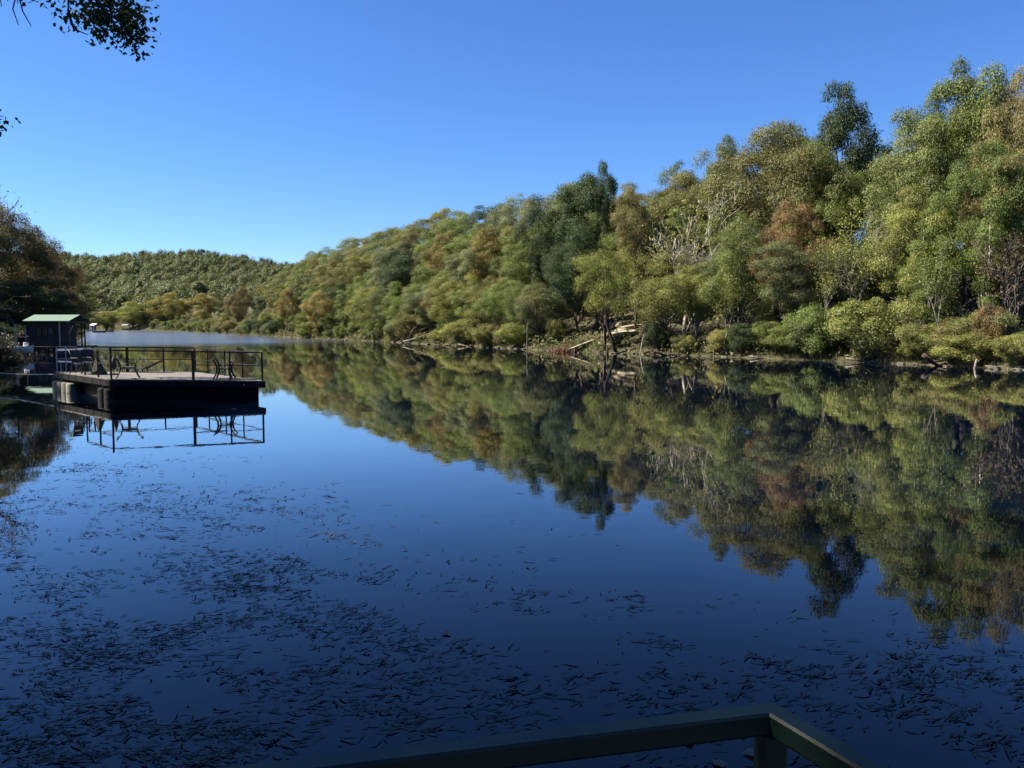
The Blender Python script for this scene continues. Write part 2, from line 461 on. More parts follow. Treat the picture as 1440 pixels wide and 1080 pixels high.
PROTO = {
    'broad': [tree_proto('broad%d' % i, 100 + i, 12, 4.4, .06 + .04 * i, 72, (.11, .29), 'round', flat=.66, dens=980, L=.145, open_=.45) for i in range(6)],
    'upright': [tree_proto('upright%d' % i, 200 + i, 13, 3.0, .08, 60, (.16, .34), 'cone', flat=.66, dens=1080, L=.145, open_=.45) for i in range(4)],
    'vase': [tree_proto('vase%d' % i, 300 + i, 13, 4.4, .1 + .05 * i, 72, (.10, .27), 'vase', flat=.62, dens=1000, L=.145, open_=.45) for i in range(5)],
    'lumpy': [tree_proto('lumpy%d' % i, 400 + i, 14, 3.6, .2, 46, (.17, .30), 'vase', dens=1150, L=.16, spread=.3, flat=.85) for i in range(3)],
    'airy': [tree_proto('airy%d' % i, 500 + i, 10, 3.6, .05 + .08 * i, 76, (.10, .24), 'round', dens=900, L=.12, droop=.8, spread=.5, open_=.5) for i in range(4)],
    'bush': [tree_proto('bush%d' % i, 600 + i, 3.0, 1.9, .0, 50, (.12, .34), 'round', dens=2400, L=.10, trunk_r=.05, open_=.5, flat=.7) for i in range(5)],
    'pole': [bare_proto('pole%d' % i, 950 + i, 1, 9,   .06, 3, .38, .5, .06, (2, 3), leafy=2200, L=.13) for i in range(2)],
    'bare': [bare_proto('bare%d' % i, 700 + i, 1 + i % 2, 10, .085, 5) for i in range(3)],
    'twiggy': [bare_proto('twiggy%d' % i, 800 + i, 2, 9, .10, 5, .55, .2, .12, (2, 4), leafy=1800, L=.17) for i in range(3)],
    'tangle': [bare_proto('tangle%d' % i, 900 + i, 5, 5.5, .075, 4, .75, .02, .5, (2, 4)) for i in range(1)],
}
COLORS = {
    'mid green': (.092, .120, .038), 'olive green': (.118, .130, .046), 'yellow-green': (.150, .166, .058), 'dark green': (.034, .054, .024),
    'brownish olive': (.122, .117, .050), 'rust brown': (.150, .100, .052), 'golden yellow': (.165, .150, .055), 'grey-green': (.098, .116, .060),
    'fresh green': (.108, .140, .050), 'tan': (.150, .132, .068),
}
BARK = [(.10, .085, .07), (.14, .12, .10), (.08, .065, .05), (.18, .165, .145)]
FORM = {'broad': 'broad', 'upright': 'narrow upright', 'vase': 'wide-topped', 'lumpy': 'tall lumpy', 'airy': 'feathery', 'bush': 'rounded', 'bare': 'leafless', 'twiggy': 'thin twiggy', 'tangle': 'tangled', 'pole': 'thin'}

used_labels = set()
LAND = []     # landmark short names with picture position and depth
TREES = []

def plant(kind, x, y, top, width, colname, label, short=None, var=None, bark=None, cat=None, group=None, rz=None, name=None, lean=(0, 0), jitter=.12, col=None):
    """one tree of height top (m above its foot) and crown width (m)"""
    pr = PROTO[kind][var if var is not None else random.randrange(len(PROTO[kind]))]
    z = gz(x, y)
    sz = top / pr['H']; sw = width / (2 * pr['W'])
    if kind in ('bare', 'twiggy', 'tangle', 'pole'): sw = sz = (top / pr['H'])
    nm = name or {'bush': 'shrub', 'bare': 'bare_tree', 'twiggy': 'twiggy_tree', 'tangle': 'bare_thicket', 'pole': 'slender_tree', 'airy': 'willow_tree', 'lumpy': 'oak_tree'}.get(kind, 'broadleaf_tree')
    t = thing(nm, label, cat or ('shrub' if kind == 'bush' else 'tree'), (x, y, z - .05), rz if rz is not None else random.uniform(0, 6.28), group, lean[0], lean[1])
    t.scale = (sw, sw, sz)
    b = bark or random.choice(BARK)
    link('trunk', pr['trunk'], None, t, b)
    if pr['crown'] is not None:
        c = np.array(col or COLORS[colname]) * np.array([1.17, 1.14, .98]); c = c * (1 + np.array([1, .4, 1.2]) * np.random.default_rng(len(TREES)).normal() * .06) * random.uniform(.85, 1.15)
        link('crown', pr['crown'], None, t, np.clip(c, .008, .4))
    px, py = project((x, y, z + top * .7))
    if short: LAND.append((short, px, py, y))
    TREES.append((x, y, t))
    used_labels.add(label)
    return t

def feature(px, Y, top_py, wpx, kind, colname, label, short, var=None, bark=None, min_h=2.0, **kw):
    p = at_depth(px, top_py, Y); x = p[0]
    h = max(min_h, p[2] - gz(x, Y))
    return plant(kind, x, Y, h, wpx * Y / FPX, colname, label, short, var, bark, **kw)

def shore_Y(px):
    xs = [p[0] for p in right_px][::-1]; ys = [p[1] for p in right_px][::-1]
    return float(on_plane(px, np.interp(px, xs, ys))[1])

F = feature
# --- trees one can name on the right bank (picture x, depth factor past the shore, top, crown width)
def FB(px, k, top_py, wpx, *a, **kw): return F(px, shore_Y(px) * k, top_py, wpx, *a, **kw)
FB(1188, 1.22, 118, 104, 'lumpy', 'dark green', 'tallest dark green tree breaking the skyline beside a gap of blue sky', 'tall dark skyline tree', 0)
FB(1366, 1.24, 84, 128, 'lumpy', 'mid green', 'highest tree of all, its knobbly green top standing clear above the ridge', 'highest knobbly tree', 1)
FB(1316, 1.20, 118, 60, 'upright', 'mid green', 'slim green treetop leaning against the highest knobbly tree', 'slim green treetop', 1)
FB(1292, 1.14, 150, 150, 'broad', 'fresh green', 'broad sunlit green tree right of the gap of sky', 'broad sunlit green tree', 0)
FB(1290, 1.07, 255, 125, 'vase', 'yellow-green', 'yellow tinged leafy tree in front of the broad sunlit green tree', 'yellow tinged tree', 0)
FB(1428, 1.20, 94, 110, 'broad', 'tan', 'tan and orange autumn tree topping the ridge at the picture edge', 'tan autumn tree', 1, col=(.142, .126, .060))
FB(1418, 1.08, 215, 140, 'vase', 'brownish olive', 'large brownish olive tree hanging below the tan autumn tree', 'large brownish tree', 1)
FB(1098, 1.17, 164, 175, 'broad', 'brownish olive', 'wide domed brown tinged olive tree left of the tall dark skyline tree', 'wide olive dome', 3, col=(.108, .112, .046))
FB(1150, 1.13, 200, 105, 'broad', 'olive green', 'olive tree overlapping the foot of the tall dark skyline tree', 'overlapping olive tree', 3)
FB(1022, 1.22, 190, 66, 'upright', 'grey-green', 'blue-green pointed tree at the left shoulder of the wide olive dome', 'blue-green pointed tree', 0)
FB(1116, 1.06, 278, 92, 'broad', 'rust brown', 'rust brown autumn tree amid the green ones', 'rust brown tree', 4, col=(.150, .104, .056))
FB(985, 1.12, 290, 90, 'bare', 'tan', 'pale leafless tree with forking white limbs', 'pale forked bare tree', 1, bark=(.24, .225, .19))
FB(966, 1.11, 262, 90, 'twiggy', 'olive green', 'thin half-bare tree beside the pale forked bare tree', 'half-bare tree', 0, bark=(.4, .37, .32))
FB(1204, 1.07, 296, 90, 'bare', 'tan', 'grey leafless tree fanning out under the tall dark skyline tree', 'grey fan-shaped bare tree', 0, bark=(.22, .2, .17))
FB(1276, 1.035, 402, 100, 'tangle', 'tan', 'tangle of arching bare grey stems at the waterside', 'bare tangle', 0, bark=(.34, .30, .25))
FB(1396, 1.06, 195, 120, 'vase', 'mid green', 'green tree on a thick white-barked trunk', 'white-barked tree', 2, bark=(.55, .52, .47))
FB(1313, 1.05, 290, 80, 'upright', 'mid green', 'slender green tree with a pale grey trunk under the yellow tinged tree', 'pale-trunked slender tree', 2, bark=(.42, .39, .35))
FB(1432, 1.045, 300, 90, 'twiggy', 'rust brown', 'brownish half-bare tree on a pale trunk at the picture edge', 'brownish half-bare tree', 2, bark=(.15, .135, .12), col=(.115, .096, .055))
FB(818, 1.19, 238, 92, 'lumpy', 'dark green', 'dark green tree with twin knobbly tops above the ridge', 'twin-topped dark tree', 2)
FB(856, 1.19, 226, 44, 'lumpy', 'dark green', 'narrow dark green top right beside the twin-topped dark tree', 'narrow dark top', 0)
FB(778, 1.16, 268, 90, 'broad', 'dark green', 'shadowy dark green tree below left of the twin-topped dark tree', 'shadowy dark tree', 1)
FB(812, 1.10, 318, 90, 'broad', 'dark green', 'deep blue-green tree under the twin-topped dark tree', 'deep blue-green tree', 3)
FB(850, 1.015, 343, 96, 'airy', 'yellow-green', 'pale yellow-green willow on a dark leaning trunk at the water', 'leaning willow', 3, bark=(.07, .055, .045))
FB(935, 1.035, 352, 110, 'airy', 'yellow-green', 'light feathery green tree right of the leaning willow', 'light feathery tree', 1)
FB(895, 1.10, 262, 80, 'vase', 'brownish olive', 'golden olive tree standing right of the narrow dark top', 'golden olive tree', 3)
FB(712, 1.10, 372, 36, 'broad', 'golden yellow', 'small bright yellow crown in the middle of the green slope', 'small bright yellow crown', 0)
FB(690, 1.05, 385, 80, 'airy', 'brownish olive', 'soft brownish feathery tree near the middle shore', 'soft brownish tree', 2)
FB(560, 1.10, 352, 70, 'lumpy', 'dark green', 'dark bluish tree with deep shadow halfway along the slope', 'dark bluish tree', 1)
FB(627, 1.24, 326, 70, 'broad', 'rust brown', 'faded brown crown high on the slope above the middle shore', 'faded brown crown', 2, col=(.14, .115, .052))
FB(688, 1.18, 318, 70, 'upright', 'golden yellow', 'yellowing narrow tree on the upper slope', 'yellowing narrow tree', 3, col=(.155, .135, .046))
FB(450, 1.02, 408, 44, 'broad', 'golden yellow', 'golden tree at the shore where the river bends', 'golden bend tree', 3)
FB(405, 1.03, 404, 40, 'broad', 'rust brown', 'orange-tan autumn tree upstream of the golden bend tree', 'orange-tan bend tree', 4, col=(.138, .118, .052))
FB(336, 1.05, 402, 36, 'broad', 'rust brown', 'dull tan crown on the far shore below the long hill', 'dull tan far crown', 3, col=(.122, .114, .054))
FB(240, 1.04, 410, 56, 'broad', 'yellow-green', 'broad yellowish tree on the far shore', 'yellowish far tree', 2, col=(.165, .160, .050))
FB(286, 1.05, 412, 44, 'vase', 'golden yellow', 'straw yellow tree right of the yellowish far tree', 'straw yellow tree', 2)
FB(186, 1.04, 424, 50, 'broad', 'yellow-green', 'pale green-yellow tree behind the white canopied boat', 'pale far tree', 0)
FB(520, 1.04, 400, 70, 'airy', 'olive green', 'soft olive tree left of the dark bluish tree', 'soft olive tree', 0)
FB(755, 1.03, 398, 80, 'broad', 'grey-green', 'rounded grey-green tree left of the leaning willow', 'rounded grey-green tree', 4)
FB(1045, 1.05, 300, 110, 'broad', 'mid green', 'full green tree between the pale forked bare tree and the rust brown tree', 'full green tree', 1)
FB(1120, 1.03, 335, 120, 'vase', 'grey-green', 'large grey-green tree right under the rust brown tree', 'large grey-green tree', 3)
FB(1226, 1.008, 418, 125, 'bush', 'yellow-green', 'bright yellow-green shrub spreading over the water by the bare tangle', 'bright spreading shrub', 1, col=(.132, .146, .054))
FB(1150, 1.012, 425, 80, 'bush', 'fresh green', 'green shrub left of the bright spreading shrub', 'green waterside shrub', 2)
FB(1392, 1.02, 424, 48, 'bush', 'rust brown', 'reddish brown shrub at the foot of the white-barked tree', 'reddish shrub', 3, col=(.135, .102, .052))
FB(1360, 1.008, 466, 90, 'bush', 'yellow-green', 'low yellowing shrub below the reddish shrub', 'low yellowing shrub', 0)
FB(1432, 1.008, 468, 60, 'bush', 'yellow-green', 'rounded light green shrub at the water on the picture edge', 'rounded edge shrub', 1)
FB(1300, 1.012, 452, 70, 'bush', 'olive green', 'dull olive shrub right of the bare tangle', 'dull olive shrub', 2)

FB(900, 1.0, 372, 40, 'pole', 'olive green', 'thin white-stemmed tree right of the pale rock ledge', 'thin white stem', 0, bark=(.24, .225, .2))
FB(1160, 1.004, 340, 40, 'pole', 'olive green', 'thin pale stem in front of the large grey-green tree', 'thin pale stem', 1, bark=(.25, .24, .21))
FB(1218, 1.03, 300, 40, 'pole', 'yellow-green', 'tall thin pale stem above the bright spreading shrub', 'tall pale stem', 0, bark=(.2, .19, .165))
FB(1330, 1.01, 330, 40, 'pole', 'mid green', 'slim pale stem between the pale-trunked slender tree and the white-barked tree', 'slim pale stem', 1, bark=(.19, .18, .16))
FB(742, 1.0, 396, 30, 'pole', 'olive green', 'very thin pale stem by the rounded grey-green tree', 'very thin pale stem', 0, bark=(.24, .23, .2))
FB(1020, 1.01, 392, 40, 'pole', 'olive green', 'thin grey stem below the pale forked bare tree', 'thin grey stem', 1, bark=(.33, .31, .27))
# --- skyline of the right bank in picture pixels
SKY = [(150, 425), (220, 418), (300, 412), (360, 398), (400, 376), (430, 354), (480, 341), (520, 325), (560, 310), (600, 300), (650, 287), (700, 274), (760, 264), (800, 254),
       (870, 252), (930, 238), (990, 218), (1050, 184), (1100, 172), (1140, 180), (1180, 205), (1215, 215), (1240, 168), (1290, 150), (1340, 128), (1400, 114), (1440, 100), (1700, 60)]
def sky_y(px): return float(np.interp(px, [s[0] for s in SKY], [s[1] for s in SKY]))

FILL = []
def bank_points(line, start, end):
    """arc-length samples and inland normals of a polyline"""
    A = np.array(line); seg = np.diff(A, axis=0); ln = np.hypot(*seg.T); cum = np.r_[0, np.cumsum(ln)]
    return A, seg, ln, cum
A, seg, ln, cum = bank_points(right_bank + far_end[:2], 0, 0)
s_start = cum[2]; s_end = cum[-1]
SKIPSET = set()
idx = 0
for rank, (d0, sp0, f0, f1) in enumerate([(2.2, 4.4, .30, .52), (6.2, 4.9, .45, .68), (11, 5.4, .62, .82), (16.5, 6.0, .76, .93), (23, 6.2, .93, 1.03)]):
    s = s_start + 6 + rank * 1.7
    while s < s_end:
        k = min(len(seg) - 1, int(np.searchsorted(cum, s)) - 1)
        t = (s - cum[k]) / ln[k]; p = A[k] + seg[k] * t
        nrm = np.array([seg[k][1], -seg[k][0]]) / ln[k]
        dist = p[1]
        grow = 1 + max(0, dist - 110) / 190
        d = (d0 * (1 + max(0, dist - 110) / 300)) + random.uniform(-1.2, 1.2) * (1 if rank else .6)
        q = p + nrm * d
        s += sp0 * grow * random.uniform(.82, 1.22)
        idx += 1
        px, _ = project((q[0], q[1], 0))
        if q[1] < 20 or px > 1700 or (rank == 0 and 775 < px < 846): continue
        if any(math.hypot(q[0] - a, q[1] - b) < 2.0 * grow for a, b, _t in TREES): continue
        sh = np.interp(px, [r[0] for r in right_px][::-1], [r[1] for r in right_px][::-1])
        fr = random.uniform(f0, f1)
        top_py = sh + (sky_y(px) - sh) * fr + (random.uniform(-3, 5) if rank == 4 else 0)
        top = at_depth(px, top_py, q[1])[2]
        h = top - gz(*q)
        if h < 3.0: continue
        h = min(h, 21)
        FILL.append((idx, rank, q[0], q[1], h, px, top_py))

def palette(px, y, rank, q):
    n = math.sin(q[0] * .21 + 1.1) * math.sin(q[1] * .17 + .6) + random.uniform(-.7, .7)
    if rank in (1, 2) and random.random() < .22: return 'dark green'  # darker leaf colour stands in for shaded pockets between the crowns
    if px > 1230: pool = ['mid green', 'olive green', 'brownish olive', 'fresh green', 'dark green']
    elif px > 980: pool = ['olive green', 'mid green', 'grey-green', 'brownish olive', 'dark green']
    elif px > 880: pool = ['olive green', 'yellow-green', 'brownish olive', 'mid green', 'fresh green']
    elif px > 640: pool = ['mid green', 'grey-green', 'fresh green', 'dark green', 'olive green']
    elif px > 400: pool = ['olive green', 'brownish olive', 'grey-green', 'mid green', 'olive green', 'fresh green']
    else: pool = ['olive green', 'grey-green', 'yellow-green', 'brownish olive', 'mid green']
    if rank == 0 and random.random() < .35: return random.choice(['yellow-green', 'fresh green', 'olive green'])
    return pool[int((n + 1.7) / 3.4 * len(pool)) % len(pool)]

REFL = {}
def auto_label(colname, kind, px, py, Y, noun):
    near = sorted(LAND, key=lambda l: abs(l[1] - px) + .7 * abs(l[2] - py))[:10]
    base = '%s %s %s' % (FORM[kind], colname, noun)
    for l in near[:3]:
        dx = px - l[1]
        if abs(dx) < 28: rel = 'behind' if Y > l[3] + 1 else 'in front of'
        elif py > l[2] + 30: rel = 'below left of' if dx < 0 else 'below right of'
        elif py < l[2] - 30: rel = 'above left of' if dx < 0 else 'above right of'
        else: rel = 'just left of' if dx < 0 else 'just right of'
        c = '%s %s the %s' % (base, rel, l[0])
        if c not in used_labels: used_labels.add(c); return c
    lf = [l for l in near if l[1] < px - 8]; rt = [l for l in near if l[1] > px + 8]
    for a in lf:
        for b in rt:
            c = '%s between the %s and the %s' % (base, a[0], b[0])
            if len(c.split()) <= 16 and c not in used_labels: used_labels.add(c); return c
    for o in ('second', 'third', 'fourth'):
        for l in near:
            c = '%s %s near the %s' % (o, base, l[0])
            if c not in used_labels: used_labels.add(c); return c
    return base + ' in the wood'

# landmarks that are built further down, so that labels may lean on them
LAND += [('pale rock ledge', 875, 465, 82), ('plank ramp', 812, 488, 80), ('fallen pale branches', 590, 476, 106), ('dark broken stump', 1317, 508, 53)]
HIDDEN = {7, 8, 44, 47, 48, 52, 54, 61, 63, 64, 68, 69, 72, 73, 74, 75, 76, 78, 79, 80, 81, 82, 88, 89, 90, 103, 109, 121, 122, 123, 124, 129, 130, 131, 135, 136, 137, 140, 141, 143, 145, 147, 148, 149, 150, 151, 152, 153, 154, 159, 160, 187, 188, 190, 194, 201, 202, 203, 204, 205, 209, 210, 211, 212, 213, 215, 217, 218, 219, 220, 224, 225, 226, 228, 245, 252, 254, 261, 264, 266, 268, 269, 270, 271, 272, 273, 274, 275, 276, 277, 278, 281, 282, 283, 285, 287, 296, 322, 323, 328, 329, 330, 331, 332, 333, 335}
for (i, rank, x, y, h, px, tpy) in FILL:
    if i in HIDDEN: continue      # wholly behind other trees
    random.seed(1000 + i)
    if rank == 0: kind = random.choices(['broad', 'airy', 'vase', 'upright', 'twiggy'], [3.5, 4, 2.5, 2, .3])[0]
    else: kind = random.choices(['broad', 'upright', 'vase', 'airy', 'lumpy', 'twiggy'], [5, 2.5, 4, 1.5, .8, .12])[0]
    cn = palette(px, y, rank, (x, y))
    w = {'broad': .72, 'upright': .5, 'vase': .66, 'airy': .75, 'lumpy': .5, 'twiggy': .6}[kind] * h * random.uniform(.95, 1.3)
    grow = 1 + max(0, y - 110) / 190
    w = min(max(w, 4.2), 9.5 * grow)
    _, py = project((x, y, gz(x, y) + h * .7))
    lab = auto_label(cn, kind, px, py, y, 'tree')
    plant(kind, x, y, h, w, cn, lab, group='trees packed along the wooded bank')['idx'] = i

# shrubs along the waterline of the right bank
HIDDEN_SHRUBS = {35, 39, 42, 49, 51, 55, 58, 70, 82, 83, 95, 102, 103, 105, 106, 107, 108, 110, 111, 112}
random.seed(55); s = s_start + 4; shrub_no = 0
while s < s_end - 60:
    k = min(len(seg) - 1, int(np.searchsorted(cum, s)) - 1); t = (s - cum[k]) / ln[k]; p = A[k] + seg[k] * t
    nrm = np.array([seg[k][1], -seg[k][0]]) / ln[k]
    grow = 1 + max(0, p[1] - 100) / 160
    s += random.choice((random.uniform(1.2, 2.4), random.uniform(2.6, 5.0))) * grow
    q = p + nrm * random.uniform(.6, 2.0)
    px, py = project((q[0], q[1], 1.0)); shrub_no += 1
    if shrub_no in HIDDEN_SHRUBS: random.seed(5000 + shrub_no); continue
    random.seed(5000 + shrub_no)
    if px > 1500 or abs(px - 812) < 26: continue
    h = random.uniform(.7, 3.6) * (1 + .3 * (grow - 1)); w = h * random.uniform(.9, 1.7)
    cn = random.choice(['yellow-green', 'olive green', 'fresh green', 'brownish olive', 'grey-green', 'mid green', 'mid green', 'olive green', 'dark green'])
    plant('bush', q[0], q[1], h, w, cn, auto_label(cn, 'bush', px, py, q[1], 'waterside shrub'), group='shrubs along the waterline')['idx'] = 9000 + shrub_no

random.seed(77)
# --- left bank: its backlit shade is put into the dark leaf colours
def LB(px, Y, top_py, w, kind, cn, label, short=None, **kw):
    p = at_depth(px, top_py, Y); return plant(kind, p[0], Y, max(2, p[2] - gz(p[0], Y)), w, cn, label, short, **kw)
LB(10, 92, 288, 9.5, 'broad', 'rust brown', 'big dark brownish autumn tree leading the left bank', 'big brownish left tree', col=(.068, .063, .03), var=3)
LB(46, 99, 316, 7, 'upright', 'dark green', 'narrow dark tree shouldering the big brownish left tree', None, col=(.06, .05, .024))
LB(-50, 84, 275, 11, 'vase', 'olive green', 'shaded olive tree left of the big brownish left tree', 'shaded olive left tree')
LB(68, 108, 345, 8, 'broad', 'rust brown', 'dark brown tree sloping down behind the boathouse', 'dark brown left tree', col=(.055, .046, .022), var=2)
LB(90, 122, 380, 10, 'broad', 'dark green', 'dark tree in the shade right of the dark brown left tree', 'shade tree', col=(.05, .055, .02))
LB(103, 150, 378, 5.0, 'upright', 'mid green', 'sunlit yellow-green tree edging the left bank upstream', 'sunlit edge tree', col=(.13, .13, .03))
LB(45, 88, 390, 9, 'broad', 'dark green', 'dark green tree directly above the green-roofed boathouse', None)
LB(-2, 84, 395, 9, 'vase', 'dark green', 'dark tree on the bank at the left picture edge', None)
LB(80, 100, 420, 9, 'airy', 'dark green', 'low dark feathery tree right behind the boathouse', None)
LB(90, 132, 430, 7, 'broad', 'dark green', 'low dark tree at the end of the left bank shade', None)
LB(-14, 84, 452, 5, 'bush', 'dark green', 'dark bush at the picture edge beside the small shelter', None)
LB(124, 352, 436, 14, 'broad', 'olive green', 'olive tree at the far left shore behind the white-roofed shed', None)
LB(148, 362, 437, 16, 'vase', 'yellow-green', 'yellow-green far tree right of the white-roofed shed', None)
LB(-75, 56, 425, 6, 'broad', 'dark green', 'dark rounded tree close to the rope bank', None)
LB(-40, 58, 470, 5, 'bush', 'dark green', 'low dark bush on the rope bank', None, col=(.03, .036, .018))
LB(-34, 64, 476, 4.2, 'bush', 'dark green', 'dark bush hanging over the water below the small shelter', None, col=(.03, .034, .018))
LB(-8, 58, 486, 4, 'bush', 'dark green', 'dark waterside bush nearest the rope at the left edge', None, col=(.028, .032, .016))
plant('tangle', at_depth(16, 500, 66.5)[0], 66.5, 3.4, 3, 'tan', 'dark twisted bare sapling on the bank in front of the boathouse', None, 0, bark=(.03, .026, .022), name='bare_sapling')
# trees beside and behind the viewing deck: outside the picture on the left, they shade the near water
for k, (x, y, h, w, kd) in enumerate([(-19.5, 17, 19, 12, 'broad'), (-27.5, 27, 18, 11, 'vase'), (-36, 38, 17, 11, 'broad'), (-12.5, -1.5, 19, 12, 'broad'), (-46, 50, 16, 11, 'vase'), (-14.3, 8.5, 20, 12.5, 'broad'), (-13.2, 3.2, 21, 12, 'broad')]):
    cn = ['mid green', 'olive green', 'dark green', 'mid green', 'brownish olive', 'dark green', 'olive green'][k]
    plant(kd, x, y, h, w, cn, '%s shade tree on the left bank, %s' % (cn, ['second from the deck', 'third from the deck', 'level with the raft', 'behind the deck', 'past the raft', 'nearest the deck', 'right beside the deck corner'][k]), group='shade trees beside the deck')

# thin bare-twigged tree whose crown edge shows at the left
pr = bare_proto('wispy', 77, 1, 12, .1, 6, .5, .15, .05, (2, 4), leafy=1500, L=.1)
x, y = -32.6, 40.0
t = thing('wispy_tree', 'wispy almost leafless tree at the left edge above the big brownish left tree', 'tree', (x, y, gz(x, y)))
wk = (at_depth(0, 222, 40)[2] - gz(x, y)) / pr['H']
t.scale = (wk, wk, wk); t.rotation_euler = (0, 0, PI * .9)
link('trunk', pr['trunk'], None, t, (.10, .09, .08)); link('crown', pr['crown'], None, t, (.05, .055, .03))

# near tree whose hanging branch shows in the top left corner
def overhang():
    rng = np.random.default_rng(5)
    bx, by = -9.2, 5.6; bz = gz(bx, by)
    pr = PROTO['broad'][1]
    t = thing('overhanging_tree', 'near tree whose dark leafy branch hangs into the top left corner', 'tree', (bx, by, bz))
    o = link('trunk', pr['trunk'], None, t, (.07, .06, .05)); o.scale = (1.1, 1.1, 1.15)
    o = link('crown', pr['crown'], None, t, (.05, .07, .02)); o.scale = (1.0, .9, 1.15)
    base = np.array([bx, by, bz])
    def loc(px, py, Y):
        if px < 20 and py > 100: px -= 12
        return at_depth(px - 8 if py < 100 else px, py - 9 if py < 100 else py, Y) - base
    root = np.array([0, 0, 5.2])
    # main limb goes up out of frame, then droops into the corner
    mb = MB(); LP, LN = [], []
    def limb(pts, r0, r1, n=6):
        mb.tube(pts, list(np.linspace(r0, r1, len(pts))), n, cap=False)
    main = [root, loc(-250, -160, 7.2), loc(-60, -110, 8.2), loc(70, -60, 8.8), loc(128, -10, 9.0), loc(160, 28, 9.0), loc(184, 66, 9.0)]
    limb(main, .07, .007)
    twigs = [
        ([loc(70, -60, 8.8), loc(104, -10, 8.8), loc(104, 26, 8.8), loc(108, 45, 8.8)], 14), ([loc(128, -10, 9.), loc(160, -6, 9.1), loc(190, 14, 9.1), loc(218, 20, 9.1)], 34),
        ([loc(140, 5, 9.), loc(124, 24, 8.9), loc(118, 42, 8.9)], 70), ([loc(150, 15, 9.), loc(176, 24, 9.1), loc(200, 40, 9.1), loc(206, 56, 9.1)], 95),
        ([loc(160, 28, 9.), loc(150, 46, 8.9), loc(158, 66, 8.9)], 60), ([loc(120, -20, 9.), loc(150, 0, 9.2), loc(178, 6, 9.2)], 110), ([loc(160, 28, 9.), loc(184, 44, 9.), loc(196, 66, 9.)], 95),
        ([loc(128, -10, 9.), loc(140, 20, 9.1), loc(150, 34, 9.1)], 120), ([loc(172, 45, 9.), loc(186, 62, 9.), loc(190, 76, 9.)], 45),
        ([loc(150, 0, 9.2), loc(180, 18, 9.3), loc(190, 34, 9.3)], 110),
        ([loc(-60, -110, 8.2), loc(10, -60, 8.5), loc(31, -10, 8.6), loc(33, 14, 8.6)], 10), ([loc(31, -10, 8.6), loc(40, 25, 8.6), loc(52, 46, 8.6)], 0), ([loc(31, 0, 8.6), loc(26, 22, 8.6), loc(34, 44, 8.6)], 0),
        ([loc(10, -60, 8.5), loc(6, -10, 8.4), loc(10, 18, 8.4)], 0), ([loc(10, -60, 8.5), loc(52, -14, 8.6), loc(64, 8, 8.6)], 16), ([loc(40, -20, 8.6), loc(72, -8, 8.6), loc(86, 8, 8.6)], 20),
        ([loc(104, 26, 8.8), loc(112, 50, 8.8), loc(132, 58, 8.8)], 5),
        ([loc(-120, 60, 7.6), loc(-60, 130, 7.8), loc(-8, 158, 7.9), loc(16, 164, 7.9)], 26), ([loc(-60, 130, 7.8), loc(-20, 170, 7.8), loc(6, 180, 7.8)], 26), ([loc(-60, 130, 7.8), loc(-18, 186, 7.8), loc(-2, 196, 7.8)], 16),
        ([root, loc(-300, 20, 7.), loc(-120, 60, 7.6)], 0),
    ]
    for pts, nl in twigs:
        P = np.array(pts)
        limb(P, .016 if nl else .009, .004, 4)
        if nl:
            u = rng.uniform(.35, 1.05, nl) * (len(P) - 1); i = np.clip(u.astype(int), 0, len(P) - 2)
            pos = P[i] + (P[i + 1] - P[i]) * (u - i)[:, None] + rng.normal(size=(nl, 3)) * np.array([.06, .10, .05])
            LP.append(pos); LN.append(rng.normal(size=(nl, 3)) + np.array([0, 0, .5]))
    o = mb.build('branch', M['bark'], t, True, (.05, .045, .04))
    P, Nn = np.concatenate(LP), np.concatenate(LN)
    P = np.concatenate([P, P[::2]]); P = P + rng.normal(size=P.shape) * .05; Nn = rng.normal(size=P.shape) + np.array([0, 0, .5])
    V, Q = leaves(P, Nn, rng.uniform(.045, .08, len(P)), rng, .68, .6)
    lm = np_mesh('hanging_leaves', V, Q, np.repeat(rng.uniform(.6, 1.4, len(P)), 4))
    link('foliage', lm, M['leaf'], t, (.045, .07, .018))
overhang()

